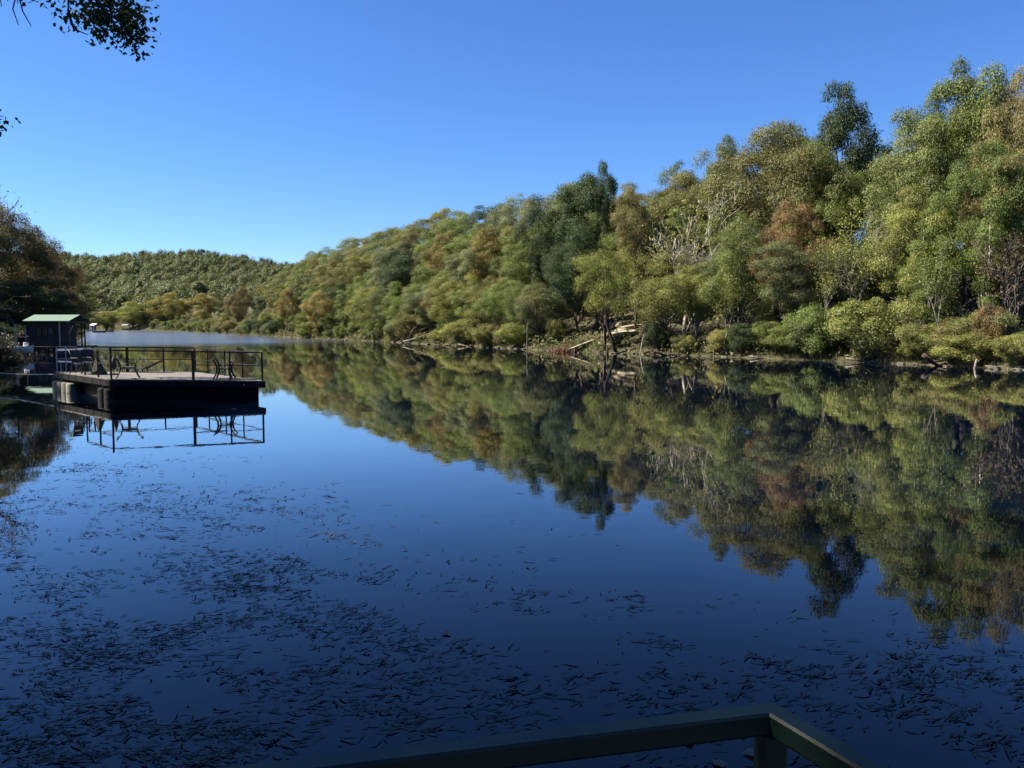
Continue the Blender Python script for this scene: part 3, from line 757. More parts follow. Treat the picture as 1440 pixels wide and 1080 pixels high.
# ------------------------------------------------------------------ far wooded hillside: one mass
def far_forest():
    rng = np.random.default_rng(21)
    n = 14000
    th = rng.uniform(-34, -5, n) * PI / 180; Y = rng.uniform(392, 1010, n)
    X = np.tan(th) * Y
    P = np.c_[X, Y]; d = river_sd(P); P = P[d > 7]
    keep = rng.permutation(len(P))[:3500]
    P = P[keep]; Z = ground(P)
    pal = np.array([(.100, .116, .046), (.125, .125, .050), (.085, .106, .046), (.145, .125, .056), (.105, .12, .056), (.17, .14, .06), (.065, .082, .038)])
    VV, QQ, CC = [], [], []; off = 0
    for (x, y), z in zip(P, Z):
        big = math.sin(x * .031 + 1.2) * math.sin(y * .023 + x * .011)
        h = rng.uniform(9, 13.5) + 2.5 * big; r = rng.uniform(2.8, 6.8)
        ridge = y > 880
        if ridge and rng.random() < .25: h *= 1.08; r *= .8
        wts = np.array([.2, .22, .16, .14 + .08 * big, .12, .06 + .05 * big, .07]); wts /= wts.sum()
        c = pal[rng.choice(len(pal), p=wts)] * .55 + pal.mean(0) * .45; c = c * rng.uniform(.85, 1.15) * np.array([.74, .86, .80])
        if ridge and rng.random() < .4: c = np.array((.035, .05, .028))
        m = 520 if y < 620 else (420 if y < 800 else 300)
        nb = rng.integers(5, 9)
        bd = rand_dirs(nb, rng) * rng.uniform(.3, .8, nb)[:, None]; br = rng.uniform(.38, .62, nb)
        k = rng.integers(0, nb, m)
        dd = rand_dirs(m, rng)
        q = bd[k] + dd * br[k][:, None] * rng.uniform(.8, 1.05, m)[:, None]
        q[:, 2] = np.where(q[:, 2] < -.5, q[:, 2] * 1.6, q[:, 2])
        p = np.array([x, y, z + h - r * 1.15]) + q * np.array([r, r, r * 1.15])
        V, Q = leaves(p, dd * .8 + q * .6 + rng.normal(size=(m, 3)) * .14 + np.array([0, 0, .2]), rng.uniform(.55, 1.15, m), rng, .8)
        VV.append(V); QQ.append(Q + off); off += len(V)
        CC.append(np.repeat(c[None] * rng.uniform(.9, 1.1, (m, 1)), 4, 0))
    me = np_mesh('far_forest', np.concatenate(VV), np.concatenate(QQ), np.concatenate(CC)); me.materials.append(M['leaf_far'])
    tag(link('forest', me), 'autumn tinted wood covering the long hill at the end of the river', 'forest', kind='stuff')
far_forest()

# undergrowth on the bank and grass at the waterline
def undergrowth():
    rng = np.random.default_rng(31)
    n = 75000
    s = s_start + rng.random(n) ** 1.0 * (cum[-1] - s_start - 40)
    k = np.clip(np.searchsorted(cum, s) - 1, 0, len(seg) - 1); t = (s - cum[k]) / ln[k]
    P = A[k] + seg[k] * t[:, None]; nrm = np.c_[seg[k][:, 1], -seg[k][:, 0]] / ln[k][:, None]
    Q0 = P + nrm * (.25 + 22 * rng.random(n) ** 1.7)[:, None]
    clump = np.sin(Q0[:, 0] * .8) * np.sin(Q0[:, 1] * .7 + 1) + .5 * np.sin(Q0[:, 0] * 2.1 + Q0[:, 1] * 1.7)
    Q0 = Q0[(clump + rng.normal(size=n) * .5 > -.2)]; n = len(Q0)
    z = ground(Q0)
    pos = np.c_[Q0, z + rng.random(n) ** 1.5 * 1.1 + .05]
    pal = np.array([(.07, .085, .03), (.10, .10, .035), (.09, .075, .04), (.13, .14, .04), (.05, .065, .025)])
    V, Q = leaves(pos, rng.normal(size=(n, 3)) * .7 + np.array([-.3, -.3, .6]), rng.uniform(.2, .5, n), rng, .6)
    me = np_mesh('undergrowth', V, Q, np.repeat(pal[rng.integers(0, 5, n)] * rng.uniform(.7, 1.3, (n, 1)), 4, 0)); me.materials.append(M['leaf_mass'])
    tag(link('undergrowth', me), 'low leafy undergrowth covering the wooded bank', 'undergrowth', kind='stuff')
    n = 90000
    s = s_start + rng.random(n) * (cum[-1] - s_start)
    k = np.clip(np.searchsorted(cum, s) - 1, 0, len(seg) - 1); t = (s - cum[k]) / ln[k]
    P = A[k] + seg[k] * t[:, None]; nrm = np.c_[seg[k][:, 1], -seg[k][:, 0]] / ln[k][:, None]
    Q0 = P + nrm * rng.uniform(-1.2, 3.0, n)[:, None]
    den = .5 + .5 * np.sin(s * .35) * np.sin(s * .13 + 2)
    d = river_sd(Q0); Q0 = Q0[(d > .05) & (d < 2.2) & (rng.random(n) < den)]; n = len(Q0)
    h = rng.uniform(.2, .8, n)[:, None]; a = rng.uniform(0, 6.28, n); w = .016
    b = np.c_[Q0, ground(Q0) - .03]; sd = np.c_[np.cos(a), np.sin(a), np.zeros(n)] * w
    lean = rng.normal(size=(n, 3)) * np.array([.3, .3, 0]) * h
    top = b + lean + np.c_[np.zeros((n, 2)), h]
    V = np.stack([b - sd, b + sd, top + sd * .2, top - sd * .2], 1).reshape(-1, 3)
    pal = np.array([(.13, .145, .05), (.16, .155, .065), (.10, .13, .04), (.15, .13, .07)])
    me = np_mesh('shore_grass', V, np.arange(4 * n).reshape(-1, 4), np.repeat(pal[rng.integers(0, 4, n)] * rng.uniform(.7, 1.2, (n, 1)), 4, 0)); me.materials.append(M['grass'])
    tag(link('shore_grass', me), 'yellowing grass fringing the wooded bank at the waterline', 'grass', kind='stuff')
undergrowth()

def left_undergrowth():
    rng = np.random.default_rng(41)
    Bk = np.array([(-165, 310), (-95, 182), (-63, 117), (-45.5, 79), (-39.5, 60), (-32, 42), (-22, 25), (-14, 12)]); sg = np.diff(Bk, axis=0); le = np.hypot(*sg.T); cu = np.r_[0, np.cumsum(le)]
    n = 32000
    s_ = rng.random(n) * cu[-1]; k = np.clip(np.searchsorted(cu, s_) - 1, 0, len(sg) - 1); t = (s_ - cu[k]) / le[k]
    Q0 = Bk[k] + sg[k] * t[:, None] + np.c_[sg[k][:, 1], -sg[k][:, 0]] / le[k][:, None] * (-.5 + 16 * rng.random(n) ** 1.7)[:, None]
    Q0 = Q0[river_sd(Q0) > .1]; n = len(Q0)
    pos = np.c_[Q0, ground(Q0) + rng.random(n) ** 1.4 * .9 + .03]
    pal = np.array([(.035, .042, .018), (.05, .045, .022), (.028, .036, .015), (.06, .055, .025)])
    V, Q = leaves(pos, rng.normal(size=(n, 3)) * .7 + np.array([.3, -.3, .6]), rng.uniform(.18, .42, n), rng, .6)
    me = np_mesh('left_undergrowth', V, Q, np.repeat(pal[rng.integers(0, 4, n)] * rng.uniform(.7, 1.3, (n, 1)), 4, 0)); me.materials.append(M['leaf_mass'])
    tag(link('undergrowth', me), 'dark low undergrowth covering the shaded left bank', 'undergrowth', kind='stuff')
left_undergrowth()

# stones at the waterline
def rock_mesh(seed, s=(1, 1, .6)):
    import bmesh
    rng = np.random.default_rng(seed); bm = bmesh.new(); bmesh.ops.create_icosphere(bm, subdivisions=3, radius=1)
    ph = rng.uniform(0, 6, 6)
    for v in bm.verts:
        c = v.co; k = 1 + .22 * math.sin(c.x * 3 + ph[0]) * math.sin(c.y * 3 + ph[1]) + .18 * math.sin(c.z * 4 + ph[2] + c.x * 2) + .06 * math.sin(c.x * 11 + ph[3]) * math.sin(c.y * 9 + ph[4])
        v.co = Vector((max(-.8, min(.8, c.x * k)) * s[0], max(-.8, min(.85, c.y * k)) * s[1], max(-.6, min(.7, c.z * k)) * s[2]))
    me = bpy.data.meshes.new('rock'); bm.to_mesh(me); bm.free(); return me

def shore_stones():
    rng = np.random.default_rng(8); base = rock_mesh(3)
    n0 = len(base.vertices); bv = np.empty(n0 * 3, np.float32); base.vertices.foreach_get('co', bv); bv = bv.reshape(-1, 3)
    bf = np.array([p.vertices[:] for p in base.polygons])
    VV, FF = [], []; off = 0
    for i in range(170):
        s = s_start + rng.random() * 260; k = int(np.clip(np.searchsorted(cum, s) - 1, 0, len(seg) - 1)); t = (s - cum[k]) / ln[k]
        p = A[k] + seg[k] * t + np.array([seg[k][1], -seg[k][0]]) / ln[k] * rng.uniform(-.9, .8)
        r = rng.uniform(.08, .34) * (1.4 if rng.random() < .1 else 1); a = rng.uniform(0, 6.28)
        R = np.array([[math.cos(a), -math.sin(a), 0], [math.sin(a), math.cos(a), 0], [0, 0, 1]])
        VV.append((bv * np.array([r * rng.uniform(.8, 1.7), r, r * rng.uniform(.6, 1.1)])) @ R.T + np.array([p[0], p[1], max(0, gz(*p)) + .02])); FF.append(bf + off); off += n0
    me = np_mesh('shore_stones', np.concatenate(VV), np.concatenate(FF), smooth=True)
    tag(link('shore_gravel', me, M['rock_grey']), 'scattered grey stones along the waterline of the wooded bank', 'stones', kind='stuff')
shore_stones()

# ------------------------------------------------------------------ things on the right shore
def ledge():
    t = thing('rock_ledge', 'pale eroded rock ledge on the slope behind the leaning willow', 'rock ledge', (0, 0, 0))
    for px, py, Y, s, sd in [(872, 467, 83.5, (2.0, .9, .42), 1), (884, 459, 85.5, (1.7, .9, .4), 2), (874, 452, 87.5, (1.4, .8, .3), 3)]:
        p = at_depth(px, py, Y); o = link('rock', rock_mesh(sd, s), M['rock'], t); o.location = (p[0], p[1], p[2] - .2); o.rotation_euler = (0, -.15, .2 * sd)
        o.data.polygons.foreach_set('use_smooth', np.full(len(o.data.polygons), False))
ledge()
def ramp():
    Y0 = shore_Y(812) - .4; a = at_depth(799, 493.5, Y0); b = at_depth(834, 478, Y0 + 2.2); p = np.array([a[0] + .8, Y0, 0.0])
    t = thing('plank_ramp', 'weathered pale plank ramp sloping from the grass to the water', 'ramp', tuple(p))
    o = Vector(p)
    m = MB()
    aa, bb = Vector((a[0], a[1], .3)) - o, Vector(b) - o
    for i in range(5):
        sh = Vector((.1 * i, .27 * i, 0)); m.bar(aa + sh, bb + sh, .25, .06)
    m.build('plank', M['plank'], t)
    m = MB()
    for f in (.3, .7):
        q = aa + (bb - aa) * f; m.tube([q + Vector((0, 0, -.05)), Vector((q.x, q.y, -1))], .08, 7)
    m.build('support_post', M['wall_dark'], t)
    rng = np.random.default_rng(3)
    q = at_depth(792, 490, Y0 + .3)
    pos = np.array([q[0], q[1], .2]) + rng.normal(size=(900, 3)) * np.array([.5, .4, .17]); pos[:, 2] = np.abs(pos[:, 2] - .05)
    V, Q = leaves(pos, rng.normal(size=(900, 3)), rng.uniform(.12, .3, 900), rng, .45)
    hp = tag(link('brush_heap', np_mesh('brush_heap', V, Q, np.ones(len(V))), M['leaf'], None, (.15, .088, .058)), 'heap of rust red brushwood beside the plank ramp', 'brush heap')
ramp()

def log(px, py, pts, r, label, name='driftwood_log', mat='bark', color=(.05, .04, .035), cat='log', extra=()):
    p = on_plane(px, py); t = thing(name, label, cat, tuple(p))
    m = MB(); m.tube(pts, list(np.linspace(r, r * .55, len(pts))), 8); m.build('trunk', M[mat], t, True, color)
    for e in extra:
        m = MB(); m.tube(e, list(np.linspace(r * .55, r * .12, len(e))), 6); m.build('branch', M[mat], t, True, color)
log(1317, 514.8, [(-.9, 0, .75), (-.3, .1, .3), (.5, .1, -.2)], .17, 'dark broken stump slanting out of the shallows', 'tree_stump', cat='stump', extra=[[(-.2, .1, .3), (.5, .1, .35), (.95, 0, .55)], [(.2, .1, .0), (.7, .2, .2), (1.2, .1, .1)]])
log(1372, 518, [(-.1, 0, -.3), (0, 0, .35), (.05, 0, .6)], .09, 'short pale snag poking up right of the dark broken stump', 'tree_snag', color=(.25, .22, .18), cat='snag', extra=[[(0, 0, .3), (.25, .1, .5)]])
log(932, 500.2, [(-.8, 0, .45), (0, .1, .12), (.7, .2, -.15)], .15, 'short dark log slanting into the water below the light feathery tree', extra=[[(-.3, 0, .25), (-.6, .2, .7)]])
log(949, 501, [(-.5, 0, .25), (.1, .1, .05), (.6, .2, -.15)], .09, 'thin dark log right next to the short dark log')
log(854, 498.5, [(0, 0, -.4), (.02, .02, .4), (0, 0, .75)], .12, 'dark upright post standing in the water by the leaning willow', 'mooring_post', cat='post')
log(777, 495.4, [(0, 0, -.4), (.0, .02, .4), (0, 0, .75)], .08, 'small dark stake in the water left of the plank ramp', 'mooring_post', cat='post')
log(590, 484, [(-2.4, .3, .35), (-.6, .1, .8), (1.4, 0, 1.5), (2.2, 0, 2.1)], .1, 'fallen pale branches propped on the middle shore', 'fallen_branch', color=(.2, .18, .15), cat='branch',
    extra=[[(-.6, .1, .8), (.2, .2, 2.0), (1.0, .3, 2.4)], [(-1.6, .2, .5), (-1.2, .2, 1.8), (-.4, .2, 2.6)], [(1.4, 0, 1.5), (2.4, .2, 1.4)]])
log(1062, 504.5, [(-.4, 0, .2), (.4, .1, .05), (1.3, .2, -.1)], .08, 'low bleached log lying below the large grey-green tree', color=(.2, .18, .15))
log(1215, 510, [(-1.2, .4, .3), (0, .2, .12), (1.6, .2, -.1)], .09, 'long grey log in the shade under the bright spreading shrub', color=(.13, .115, .095))
log(655, 487.5, [(-1.0, .2, .3), (0, 0, .1), (.9, 0, -.1)], .11, 'brown log at the grassy point on the middle shore', color=(.16, .12, .08))

# leaning dark trunk of the willow
p = on_plane(866, 498)
log(866, 497.5, [(.25, 1.0, -.3), (-.2, 1.1, 1.2), (-.75, 1.2, 2.8), (-.9, 1.3, 4.6)], .2, 'dark leaning trunk bent over the water under the willow leaves', 'leaning_trunk', color=(.035, .028, .024), cat='tree trunk')

# ------------------------------------------------------------------ floating raft
def quad_pt(c, u, v):
    FL, FR, BR, BL = c
    return FL * (1 - u) * (1 - v) + FR * u * (1 - v) + BR * u * v + BL * (1 - u) * v
def raft():
    zl, zr = .78, .66
    def corner(px, py, z): return Vector(on_plane(px, py, z))
    FL, FR = corner(155, 533.0, zl), corner(373, 535.2, zr)
    BL, BR = corner(77, 522.5, .80), corner(276, 523.0, .70)
    c = (FL, FR, BR, BL)
    base = (FL + FR + BL + BR) / 4; base.z = 0
    t = thing('floating_raft', 'railed floating raft moored off the left bank', 'raft', tuple(base))
    P = lambda u, v, dz=0.0: quad_pt(c, u, v) - base + Vector((0, 0, dz))
    # deck boards
    m = MB(); nb = 40
    for i in range(nb):
        a, b = i / nb + .0016, (i + 1) / nb - .0016
        q = [P(a, 0), P(b, 0), P(b, 1), P(a, 1)]
        vs = [x + Vector((0, 0, -.04)) for x in q] + q
        m.add(vs, [(0, 3, 2, 1), (4, 5, 6, 7), (0, 1, 5, 4), (1, 2, 6, 5), (2, 3, 7, 6), (3, 0, 4, 7)])
    m.build('deck', M['deck_wood'], t)
    m = MB()
    for (u0, v0, u1, v1) in [(0, 0, 1, 0), (1, 0, 1, 1), (1, 1, 0, 1), (0, 1, 0, 0)]:
        nseg = 7
        for q in range(nseg):
            a = P(u0, v0, -.16).lerp(P(u1, v1, -.16), q / nseg + .003); b = P(u0, v0, -.16).lerp(P(u1, v1, -.16), (q + 1) / nseg - .003); m.bar(a, b, .05, .23 - .012 * (q % 2), bev=.006)
    m.build('fascia', M['fascia'], t)
    # floats: dark hull box set back, barrels at the left
    m = MB()
    q = [P(.03, .03), P(.97, .03), P(.97, .97), P(.1, .97)]
    m.add([Vector((x.x, x.y, -.5)) for x in q] + [x + Vector((0, 0, -.28)) for x in q], [(0, 3, 2, 1), (4, 5, 6, 7), (0, 1, 5, 4), (1, 2, 6, 5), (2, 3, 7, 6), (3, 0, 4, 7)])
    m.build('hull', M['float'], t)
    for (v, r) in [(.97, .24), (.88, .24), (.79, .24), (.70, .24)]:
        m = MB(); p = P(.012, v); prof = [(-.35, .22), (-.3, .24), (-.02, .24), (0, .25), (.02, .24), (.36, .24), (.4, .2)]
        m.tube([(p.x, p.y, z) for z, _ in prof], [k for _, k in prof], 14); m.build('float_drum', M['float_pale'], t, True)
    for (u, v) in [(.02, .06), (.02, .16)]:
        m = MB(); p = P(u, v); prof = [(-.35, .2), (-.02, .22), (0, .23), (.02, .22), (.34, .22), (.4, .18)]
        m.tube([(p.x, p.y, z) for z, _ in prof], [k for _, k in prof], 14); m.build('float_drum', M['fascia'], t, True)
    # railing
    H = 1.06
    def post(u, v, h=H, w=.05, mat='dark_metal'):
        m = MB(); m.bar(P(u, v, -.2), P(u, v, h), w, w, up=(0, 1, 0)); m.build('post', M[mat], t)
    def rails(u0, v0, u1, v1, mat='dark_metal', hs=(H, .55), w=.05):
        for h in hs:
            m = MB(); m.bar(P(u0, v0, h), P(u1, v1, h), w if h == H else .03, w if h == H else .03); m.build('rail', M[mat], t)
    e = .012
    post(e, e, 1.2, .055); post(.535, e, H, .082); post(1 - e, e, H + .01, .06); post(.775, e, H, .05)
    rails(e, e, 1 - e, e, hs=(H,)); rails(.535, e, 1 - e, e, hs=(.56,), w=.03)
    for v in (.27, .52, .78): post(1 - e, v, H, .045)
    post(1 - e, 1 - e, H, .06)
    rails(1 - e, e, 1 - e, 1 - e)
    for u in (.26, .50, .76): post(u, 1 - e, H, .05 if u != .50 else .09)
    post(.22, 1 - e, H, .05)
    rails(.22, 1 - e, 1 - e, 1 - e)
    # pale pipe rail of the left corner: sunlight put in as paler metal
    for (u, v) in [(e, 1 - e), (.075, 1 - e), (.145, 1 - e)]: post(u, v, H, .03, 'grey_metal')
    rails(e, 1 - e, .145, 1 - e, 'grey_metal', w=.035)
    post(e, .22, H, .05); post(e, .45, H, .045)
    rails(e, e, e, .45)
    # things on the deck, each its own object
    return P, base
RP, RB = raft()

def chair(label, u, v, rz, name='patio_chair', tip=0.0, group=None):
    p = RP(u, v) + RB
    t = thing(name, label, 'chair', (p.x, p.y, p.z + .005), rz, group, rx=tip)
    for s in (-1, 1):
        m = MB(); x = .29 * s
        m.tube([(x * 1.12, .30, .012), (x * .93, .27, .2), (x * .88, .25, .40), (x * 1.02, .22, .60), (x * 1.12, .10, .66), (x * 1.14, -.2, .655), (x * 1.06, -.28, .64)], .017, 7)
        m.tube([(x * 1.12, -.32, .012), (x * .93, -.27, .2), (x * .88, -.22, .40), (x * .9, -.27, .7), (x * .9, -.38, .98)], .017, 7)
        m.build('side_frame', M['dark_metal'], t, True)
    m = MB(); m.tube([(-.26, .25, .40), (.26, .25, .40)], .015, 7); m.tube([(-.26, -.22, .40), (.26, -.22, .40)], .015, 7); m.build('cross_bar', M['dark_metal'], t, True)
    m = MB(); m.box((0, .015, .415), (.5, .46, .03), bev=.01); m.build('seat', M['sling'], t)
    m = MB(); m.bar((0, -.245, .47), (0, -.37, .97), .48, .022, up=(0, 1, 0), bev=.008); m.build('backrest', M['sling'], t)
def curved_seat(label, u, v, rz, th, k=1.0):
    p = RP(u, v) + RB
    t = thing('curved_seat', label, 'seat', (p.x, p.y, p.z + .005), rz)
    for s in (-1, 1):
        for y in (-.22, .22):
            m = MB(); m.tube([(s * x * k, y * f, z) for x, f, z in ((.36, 1.2, .0), (.30, 1.1, .12), (.235, 1, .28), (.22, 1, .40), (.25, 1, .54), (.31, 1.05, .68), (.40, 1.1, .78))], [th * a for a in (1, 1, 1.1, 1.2, 1.1, 1, .8)], 7)
            m.build('side_frame', M['dark_metal'], t, True)
        m = MB(); m.bar((s * .395 * k, -.26, .78), (s * .395 * k, .26, .78), .05, .025, bev=.008); m.build('armrest', M['dark_metal'], t)
    m = MB(); m.box((0, 0, .40), (.44 * k, .46, .05), bev=.015); m.build('seat', M['sling'], t)
    m = MB(); m.tube([(-.22 * k, .22, .53), (.22 * k, .22, .53)], .014, 6); m.build('cross_bar', M['dark_metal'], t, True)
curved_seat('dark open seat with thick outward curving arms by the right front corner of the raft', .80, .14, .12, .034)
curved_seat('dark open seat with thin curving arms by the front left corner post of the raft', .17, .14, .4, .019, 1.12)
chair('dark patio chair against the left rail of the raft', .055, .62, -1.9)
chair('dark patio chair beside the pale pipe rail at the back left of the raft', .12, .82, -.8)

def small_deck_things():
    p = RP(.24, .55) + RB
    t = thing('folded_parasol', 'dark folded parasol standing on the raft behind the front left chair', 'parasol', tuple(p))
    m = MB(); m.tube([(0, 0, .06), (0, 0, .75)], .02, 8); m.build('pole', M['dark_metal'], t)
    m = MB(); m.tube([(0, 0, .22), (0, 0, .35), (0, 0, .55), (0, 0, .78)], [.05, .12, .09, .015], 9); m.build('canopy', M['sling'], t, True)
    m = MB(); m.tube([(0, 0, 0), (0, 0, .06)], [.2, .17], 14); m.build('base', M['dark_metal'], t, True)
    p = RP(.13, .55) + RB
    t = thing('folded_tarp', 'dark tent-shaped tarp heap behind the chairs at the raft left rail', 'tarp', tuple(p))
    m = MB()
    pts = [(-.35, -.3, 0), (.55, -.3, 0), (.62, .35, 0), (-.3, .35, 0), (-.08, -.02, .86), (.1, .06, .80), (.28, -.3, .3), (.4, .2, .28)]
    pts = [(x * .55, y * .6, z * .85) for x, y, z in pts]
    m.add(pts, [(0, 3, 2, 1), (0, 6, 4), (0, 1, 6), (1, 7, 6), (1, 2, 7), (2, 3, 7), (3, 5, 7), (3, 0, 4), (3, 4, 5), (4, 6, 7), (4, 7, 5)]); m.build('cover', M['sling'], t)
    p = RP(.60, .93) + RB
    t = thing('sun_lounger', 'dark low lounger with its head raised by the back rail of the raft', 'lounger', tuple(p), .05)
    m = MB(); m.box((-.55, 0, .17), (1.2, .6, .035), bev=.01); m.build('bed', M['sling'], t)
    m = MB(); m.bar((.05, 0, .18), (.72, 0, .50), .6, .03, bev=.008); m.build('headrest', M['sling'], t)
    for x in (-1.05, 0.0):
        for y in (-.26, .26):
            m = MB(); m.tube([(x, y, .0), (x, y, .16)], .018, 6); m.build('leg', M['dark_metal'], t)
    p = RP(.80, .03) + RB
    t = thing('dark_sheet', 'flat dark sheet on the raft under the right chair', 'mat', (p.x, p.y + .5, p.z + .003), .12)
    m = MB(); m.box((0, 0, .012), (1.5, .7, .024), bev=.008); m.build('flat_sheet', M['sling'], t)  # thin dark sheet lying flat on the deck boards
small_deck_things()

def rope():
    a = at_depth(-90, 512, 41.5); b = RP(0, 1, -.12) + RB
    a = Vector(a); pts = []
    for i in range(25):
        u = i / 24; q = a.lerp(b, u); q.z -= .28 * 4 * u * (1 - u) * .6; pts.append(q)
    m = MB(); m.tube(pts, .022, 6); tag(m.build('mooring_rope', M['rope'], None, True), 'pale rope running from the left bank to the raft', 'rope')
rope()

# ------------------------------------------------------------------ boathouse and boats on the left bank
def boathouse():
    Y = 76.0
    o = Vector(at_depth(64, 492, Y)); o.z = 0
    t = thing('boathouse', 'dark boathouse with a pale green metal roof on the left bank', 'boathouse', (o.x, o.y + 1.3, 0), 0)
    W = lambda px, py, dy=0.0: Vector(at_depth(px, py, Y + dy)) - o
    zr1 = W(64, 443.5).z; zr0 = W(64, 452).z
    xl, xr = W(31, 450).x, W(97, 450).x
    m = MB(); n = 16
    for i in range(n):
        x0 = xl + (xr - xl) * i / n; x1 = xl + (xr - xl) * (i + 1) / n - .03
        q = [Vector((x0, -1.3, zr0)), Vector((x1, -1.3, zr0)), Vector((x1, .7, zr1 + .03)), Vector((x0, .7, zr1 + .03))]
        m.add(q + [x + Vector((0, 0, .06)) for x in q], [(0, 3, 2, 1), (4, 5, 6, 7), (0, 1, 5, 4), (1, 2, 6, 5), (2, 3, 7, 6), (3, 0, 4, 7)])
        q = [Vector((x0, .7, zr1 + .03)), Vector((x1, .7, zr1 + .03)), Vector((x1, 2.7, zr0)), Vector((x0, 2.7, zr0))]
        m.add(q + [x + Vector((0, 0, .06)) for x in q], [(0, 3, 2, 1), (4, 5, 6, 7), (0, 1, 5, 4), (1, 2, 6, 5), (2, 3, 7, 6), (3, 0, 4, 7)])
    m.build('roof', M['roof_green'], t)
    zf = .75
    xm = W(80, 460).x
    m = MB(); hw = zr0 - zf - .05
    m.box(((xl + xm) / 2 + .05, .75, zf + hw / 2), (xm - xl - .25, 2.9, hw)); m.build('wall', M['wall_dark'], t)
    for px in (50, 58, 67):
        f = MB(); x = W(px, 460).x; f.box((x, -.72, zf + 1.35), (.42, .05, .75)); fo = f.build('window', M['wall_dark'], t, color=None)
        g = MB(); g.box((x, -.756, zf + 1.35), (.34, .014, .66)); g.build('pane', M['glass'], fo)
    for px in (81, 94.5):
        m = MB(); x = W(px, 460).x; m.bar((x, -1.0, zf), (x, -1.0, zr0), .09, .09, up=(0, 1, 0)); m.build('porch_post', M['grey_metal'], t)
    m = MB(); m.bar((xm, -1.0, zf + .85), (xr - .2, -1.0, zf + .85), .05, .07); m.bar((xm, -1.0, zf + .4), (xr - .2, -1.0, zf + .4), .04, .05); m.build('porch_rail', M['wall_dark'], t)
    m = MB()
    for i in range(14):
        m.box(((xl + xr) / 2 + 0, -1.5 + i * .36, zf - .06), (xr - xl + .5, .33, .09))
    m.build('deck', M['wall_dark'], t)
    for px in (33, 48, 63, 78, 95):
        m = MB(); x = W(px, 460).x; m.tube([(x, -1.35, -1.2), (x, -1.35, zf - .11)], .11, 8); m.build('piling', M['wall_dark'], t)
    # dim skirt of boards below the deck
    m = MB()
    for i in range(9): m.box((xl + .4 + i * .48, -1.25, .35), (.16, .04, .7))
    m.build('skirt', M['wall_dark'], t)

    # open covered slip to the right
    o2 = Vector(at_depth(108, 490, Y)); o2.z = 0
    t = thing('covered_slip', 'dark flat-roofed boat slip right of the boathouse', 'boat dock', tuple(o2))
    X = lambda px: at_depth(px, 460, Y + (1.9 if px > 110 else 0))[0] - o2.x
    z = at_depth(108, 454.5, Y)[2]
    m = MB(); m.box(((X(98) + X(119)) / 2, .6, z), (X(119) - X(98), 3.0, .09)); m.build('roof', M['wall_dark'], t)
    for px, y in ((119, -.8), (119, 2.0), (99.5, 2.0)):
        m = MB(); m.bar((X(px) - .06, y, -1), (X(px) - .06, y, z - .05), .1, .1, up=(0, 1, 0)); m.build('post', M['wall_dark'], t)
    m = MB(); m.bar((X(103), -.85, z - .95), (X(109.5), -.85, z - .25), .06, .06); m.build('brace', M['grey_metal'], t)
    m = MB(); m.box(((X(86) + X(119)) / 2, .3, .52), (X(119) - X(86), 2.6, .14)); m.build('deck', M['wall_dark'], t)
    m = MB(); m.box(((X(97) + X(119)) / 2, -.9, 1.05), (X(119) - X(97), .05, .05)); m.box(((X(97) + X(119)) / 2, -.9, .8), (X(119) - X(97), .03, .03)); m.build('rail', M['wall_dark'], t)
    o3 = Vector(at_depth(107, 489, Y - 2.6)); o3.z = 0
    boat('navy boat lying under a cover in front of the covered slip', o3, 3.0, 1.15, .62, 'navy', 'navy', .08, False)
    # low shelter left of the boathouse
    o4 = Vector(at_depth(23, 490, Y - 1)); o4.z = 0
    t = thing('dock_shelter', 'small grey flat-roofed shelter left of the boathouse', 'shelter', tuple(o4))
    z = at_depth(23, 455, Y)[2]; zg = 0.5
    m = MB(); m.box((0, 0, z), (1.2, 1.8, .08)); m.build('roof', M['fascia'], t)
    for x in (-.5, .5):
        for y in (-.7, .7):
            m = MB(); m.bar((x, y, -.6), (x, y, z - .05), .08, .08, up=(0, 1, 0)); m.build('post', M['grey_metal'], t)
    m = MB(); m.box((0, 0, .6), (1.3, 1.9, .1)); m.box((0, .8, 1.2), (1.0, .05, .8)); m.build('bench_deck', M['fascia'], t)
    o5 = Vector(at_depth(34, 490, 69)); o5.z = .62
    tl = thing('boat_lift', 'dark timber boat lift under the white motorboat', 'boat lift', (o5.x, o5.y, 0), .15)
    for x in (-.7, .7):
        for y in (-.42, .42):
            m = MB(); m.bar((x, y, -1.2), (x, y, .42), .1, .1, up=(0, 1, 0)); m.build('post', M['wall_dark'], tl)
        m = MB(); m.bar((x, -.47, .40), (x, .47, .40), .09, .08); m.build('cross_beam', M['wall_dark'], tl)
    boat('white motorboat sitting on a timber lift below the boathouse', o5, 1.45, .8, .42, 'white', 'white', .15, True)

